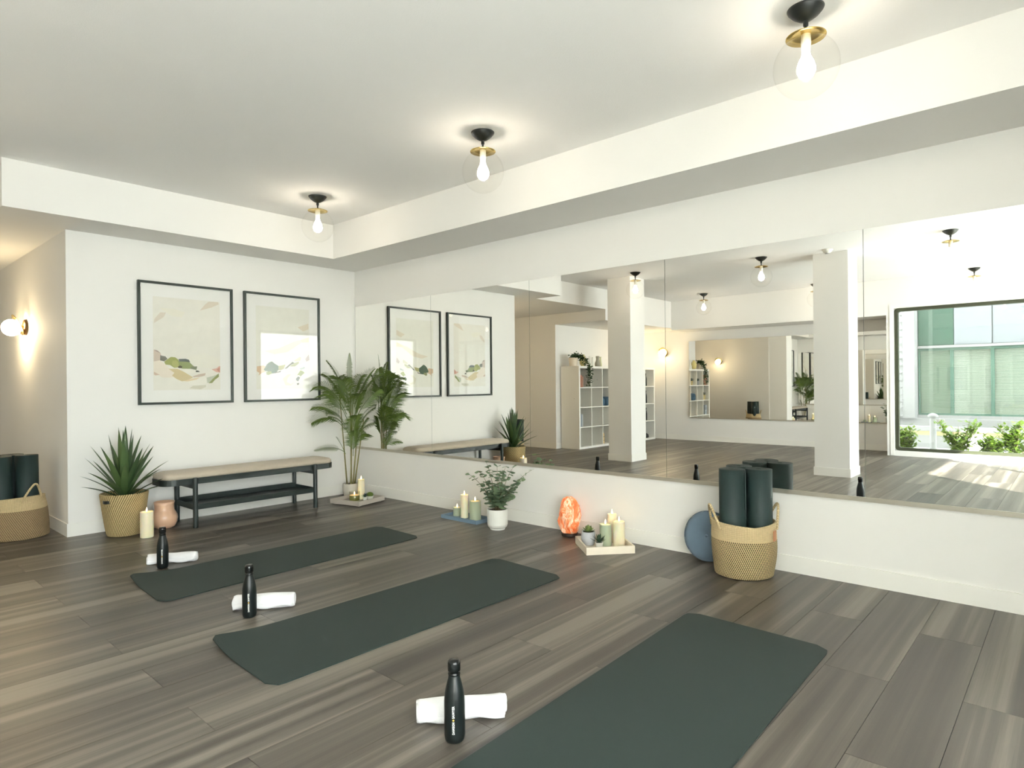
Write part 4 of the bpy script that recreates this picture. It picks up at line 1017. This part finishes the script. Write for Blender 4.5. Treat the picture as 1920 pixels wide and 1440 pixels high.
# blue rolled mat lying in a cell
x, z = cellpos(2, 1); BLUER = mat('blue_roll_rubber', (62, 92, 112), .7)
bm = roll_mesh(.085, .34, .010, .008); t = tag(obj('rolled_blanket', bm, BLUER, loc=(x-.03, .98, z+.0865), rot=(PI/2, 0, 0)), 'rolled blue blanket lying in the second row of the cube shelf', 'blanket')
bm = roll_mesh(.075, .30, .010, .008); tag(obj('rolled_blanket', bm, BLUER, loc=(x+.115, .98, z+.076), rot=(PI/2, 0, 0)), 'smaller rolled blue blanket beside the larger roll', 'blanket')
x, z = cellpos(3, 1); books(x+.13, z, [(.04, .21, (140, 84, 66), 'dark rust book in the second row half hidden by the column')], None)
# wire lantern
x, z = cellpos(2, 3); ln = empty('wire_lantern', (x+.06, YF, z), 0, 'tan lantern with dark wire handle in the bottom row of the cube shelf', 'lantern')
bm = B(); lathe(bm, [(0, 0), (.055, 0), (.06, .01), (.06, .17), (.045, .2), (.04, .2), (.05, .16), (.05, .02), (0, .015)], 24, cap=False); obj('lantern_body', bm, mat('tan_paper', (206, 176, 124), .7), ln, smooth=True)
DW = mat('dark_wire', (74, 62, 44), .5)
for zz in (.06, .13): bm = B(); tube(bm, [(.062*math.cos(2*PI*k/24), .062*math.sin(2*PI*k/24), zz) for k in range(25)], .004, 6); obj('wire_ring', bm, DW, ln)
bm = B(); tube(bm, [(-.055, 0, .17), (-.055, 0, .255), (-.03, 0, .275), (.03, 0, .275), (.055, 0, .255), (.055, 0, .17)], .0045, 6); obj('wire_handle', bm, DW, ln)
# bottles in the narrow shelf
plain = bottle(False)
for row, lb in ((0, 'top black bottle in the narrow cube shelf, seen in the mirror'), (1, 'middle black bottle in the narrow cube shelf, seen in the mirror'), (2, 'lowest black bottle in the narrow cube shelf, seen in the mirror')):
    x, z = cellpos(2, row, 1); o = plain if row == 0 else copy_tree(plain); o.location = (x-.02, YF, z); tag(o, lb, 'bottle', 'bottles in the cube shelf')
x, z = cellpos(2, 3, 1); g_ = empty('foam_block', (x+.05, YF, z), 0, 'black rounded massage cushion in the bottom row of the narrow cube shelf', 'cushion')
bm = B(); lathe(bm, [(0, 0), (.09, 0), (.10, .02), (.095, .06), (.06, .09), (0, .095)], 24); obj('pad', bm, BLACK, g_, smooth=True)
bm = B(); lathe(bm, [(.1005, .018), (.103, .022), (.1005, .026)], 24, cap=False); obj('piping', bm, BLACK, g_)

# ------------------------------------------------------------------ outside the garden window
CONC = mat('pale_paving', (226, 226, 223), .9, var=.06, scale=1.)
struct(obj('ground', boxes((-26, 10, -26, 12, -.30, -.15)), CONC), 'pale paving outside')
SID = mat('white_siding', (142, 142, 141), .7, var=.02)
XF = -11.6
bd = empty('neighbour_building', (XF, -4.5, -.15), 0, 'white neighbouring building with green-framed windows and lap siding', 'building')
OX, OY, OZ = XF, -4.5, -.15
def bp_(name, b_, m, parent=bd): return obj(name, boxes((b_[0]-OX, b_[1]-OX, b_[2]-OY, b_[3]-OY, b_[4]-OZ, b_[5]-OZ)), m, parent)
bp_('facade', (XF-.4, XF-.06, -14, 3, -.15, 6.5), mat('facade_grey', (150, 154, 150), .7))
bp_('corner_board', (XF, XF+.36, -3.28, -3.07, .36, 6.5), SID)
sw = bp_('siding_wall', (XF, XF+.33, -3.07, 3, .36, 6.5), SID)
z = .40
while z < 4.2:
    bm = B(); x0 = XF+.33-OX
    vs_ = [bm.verts.new(p) for p in ((x0, -3.07-OY, z-OZ), (x0, 3-OY, z-OZ), (x0+.022, 3-OY, z-OZ), (x0+.022, -3.07-OY, z-OZ), (x0, -3.07-OY, z+.15-OZ), (x0, 3-OY, z+.15-OZ), (x0+.004, 3-OY, z+.15-OZ), (x0+.004, -3.07-OY, z+.15-OZ))]
    for q in ((3, 2, 1, 0), (4, 5, 6, 7), (0, 1, 5, 4), (1, 2, 6, 5), (2, 3, 7, 6), (3, 0, 4, 7)): bm.faces.new([vs_[i] for i in q])
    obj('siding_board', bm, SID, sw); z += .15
SPAN = mat('grey_spandrel', (132, 136, 140), .25, var=.02); GFR = mat('green_grey_frame', (86, 112, 98), .5)
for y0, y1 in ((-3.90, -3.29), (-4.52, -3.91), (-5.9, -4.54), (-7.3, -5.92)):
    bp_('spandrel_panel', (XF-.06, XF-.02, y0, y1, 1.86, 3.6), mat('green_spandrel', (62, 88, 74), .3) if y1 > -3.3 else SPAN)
bp_('ledge_flashing', (XF-.06, XF+.05, -8, -3.28, 1.80, 1.85), SID)
BLIND = mat('white_blind', (176, 182, 170), .6)
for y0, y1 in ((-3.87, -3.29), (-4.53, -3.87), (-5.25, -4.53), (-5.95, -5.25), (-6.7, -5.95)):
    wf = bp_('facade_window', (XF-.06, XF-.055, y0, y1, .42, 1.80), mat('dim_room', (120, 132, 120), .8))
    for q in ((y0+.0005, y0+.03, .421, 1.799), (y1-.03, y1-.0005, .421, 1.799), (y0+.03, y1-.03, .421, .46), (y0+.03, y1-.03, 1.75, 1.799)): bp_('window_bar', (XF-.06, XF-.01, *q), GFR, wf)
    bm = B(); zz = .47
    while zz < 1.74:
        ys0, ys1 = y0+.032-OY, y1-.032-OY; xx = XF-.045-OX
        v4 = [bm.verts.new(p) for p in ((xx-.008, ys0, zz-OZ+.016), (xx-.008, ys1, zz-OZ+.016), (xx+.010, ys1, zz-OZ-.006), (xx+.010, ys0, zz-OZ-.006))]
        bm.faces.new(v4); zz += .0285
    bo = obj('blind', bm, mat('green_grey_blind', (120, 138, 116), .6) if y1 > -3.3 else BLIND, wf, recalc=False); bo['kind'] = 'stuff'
    bp_('pane', (XF-.022, XF-.018, y0+.03, y1-.03, .46, 1.75), PANE, wf)
bp_('window_sill', (XF-.06, XF+.10, -8, -3.28, .36, .42), SID)
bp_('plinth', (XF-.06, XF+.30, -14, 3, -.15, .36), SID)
gw = empty('garden_wall', (-10.55, -5, -.15), 0, 'low white garden wall with tan strip behind the shrubs', 'wall')
obj('wall_body', boxes((-.12, .12, -9, 6, 0, .24)), SID, gw); obj('tan_strip', boxes((-.1, .125, -9, 6, .24, .32)), mat('tan_board', (176, 164, 122), .7), gw); obj('wall_cap', boxes((-.16, .16, -9, 6, .32, .40)), SID, gw)
bl_ = empty('bollard_light', (-9.0, -3.915, -.15), 0, 'white round-topped garden bollard between the shrubs', 'bollard')
bm = B(); lathe(bm, [(.05, 0), (.05, .64), (.04, .645)], 20); obj('post', bm, SID, bl_, smooth=False)
bm = B(); lathe(bm, [(.04, .645), (.075, .655), (.08, .68), (.06, .705), (.03, .72), (0, .725)], 20); obj('cap', bm, SID, bl_, smooth=True)
def shrub(x, y, h, w, seed, label, n=780):
    rnd = random.Random(seed); r = empty('shrub', (x, y, -.15), 0, label, 'shrub', 'shrubs outside the window')
    bm = B(); st = B()
    for k in range(12):
        tip = Vector((rnd.gauss(0, w*.4), rnd.gauss(0, w*.6), h*rnd.uniform(.5, 1.))); tip.x = max(-.6, min(.25, tip.x))
        base = Vector((rnd.uniform(-.05, .05), rnd.uniform(-.05, .05), 0)); pts = bez(base, base.lerp(tip, .5)+Vector((0, 0, .1)), tip, 8)
        tube(st, pts, [.008-.005*i/7 for i in range(8)], 5)
        for q in range(n//12):
            u = rnd.uniform(.25, 1.); p = pts[min(7, int(u*7))]+Vector((rnd.gauss(0, .035), rnd.gauss(0, .035), rnd.gauss(0, .03)))
            L_ = rnd.uniform(.07, .115); az = rnd.uniform(0, 6.28); el = rnd.uniform(-.3, .9); d = Vector((math.cos(az)*math.cos(el), math.sin(az)*math.cos(el), math.sin(el))); sd_ = d.cross(Vector((0, 0, 1))).normalized()
            a = [bm.verts.new(v_) for v_ in (p, p+d*L_*.5+sd_*L_*.24, p+d*L_, p+d*L_*.5-sd_*L_*.24)]
            bm.faces.new((a[0], a[1], a[2], a[3]))
    obj('stems', st, TWIG, r); obj('foliage', bm, SHRUB, r, recalc=False)
shrub(-8.3, -3.66, .60, .22, 1, 'shrub at the left edge of the window, shaded leaves')
shrub(-8.3, -4.36, .66, .26, 2, 'bushy shrub beside the white bollard')
shrub(-8.3, -5.08, .80, .24, 3, 'tallest shrub at the right edge of the window view')
shrub(-8.3, -4.78, .42, .18, 4, 'low shrub between the two bigger ones')
shrub(-8.1, -5.75, .65, .26, 5, 'shrub further along the window, out past the others')
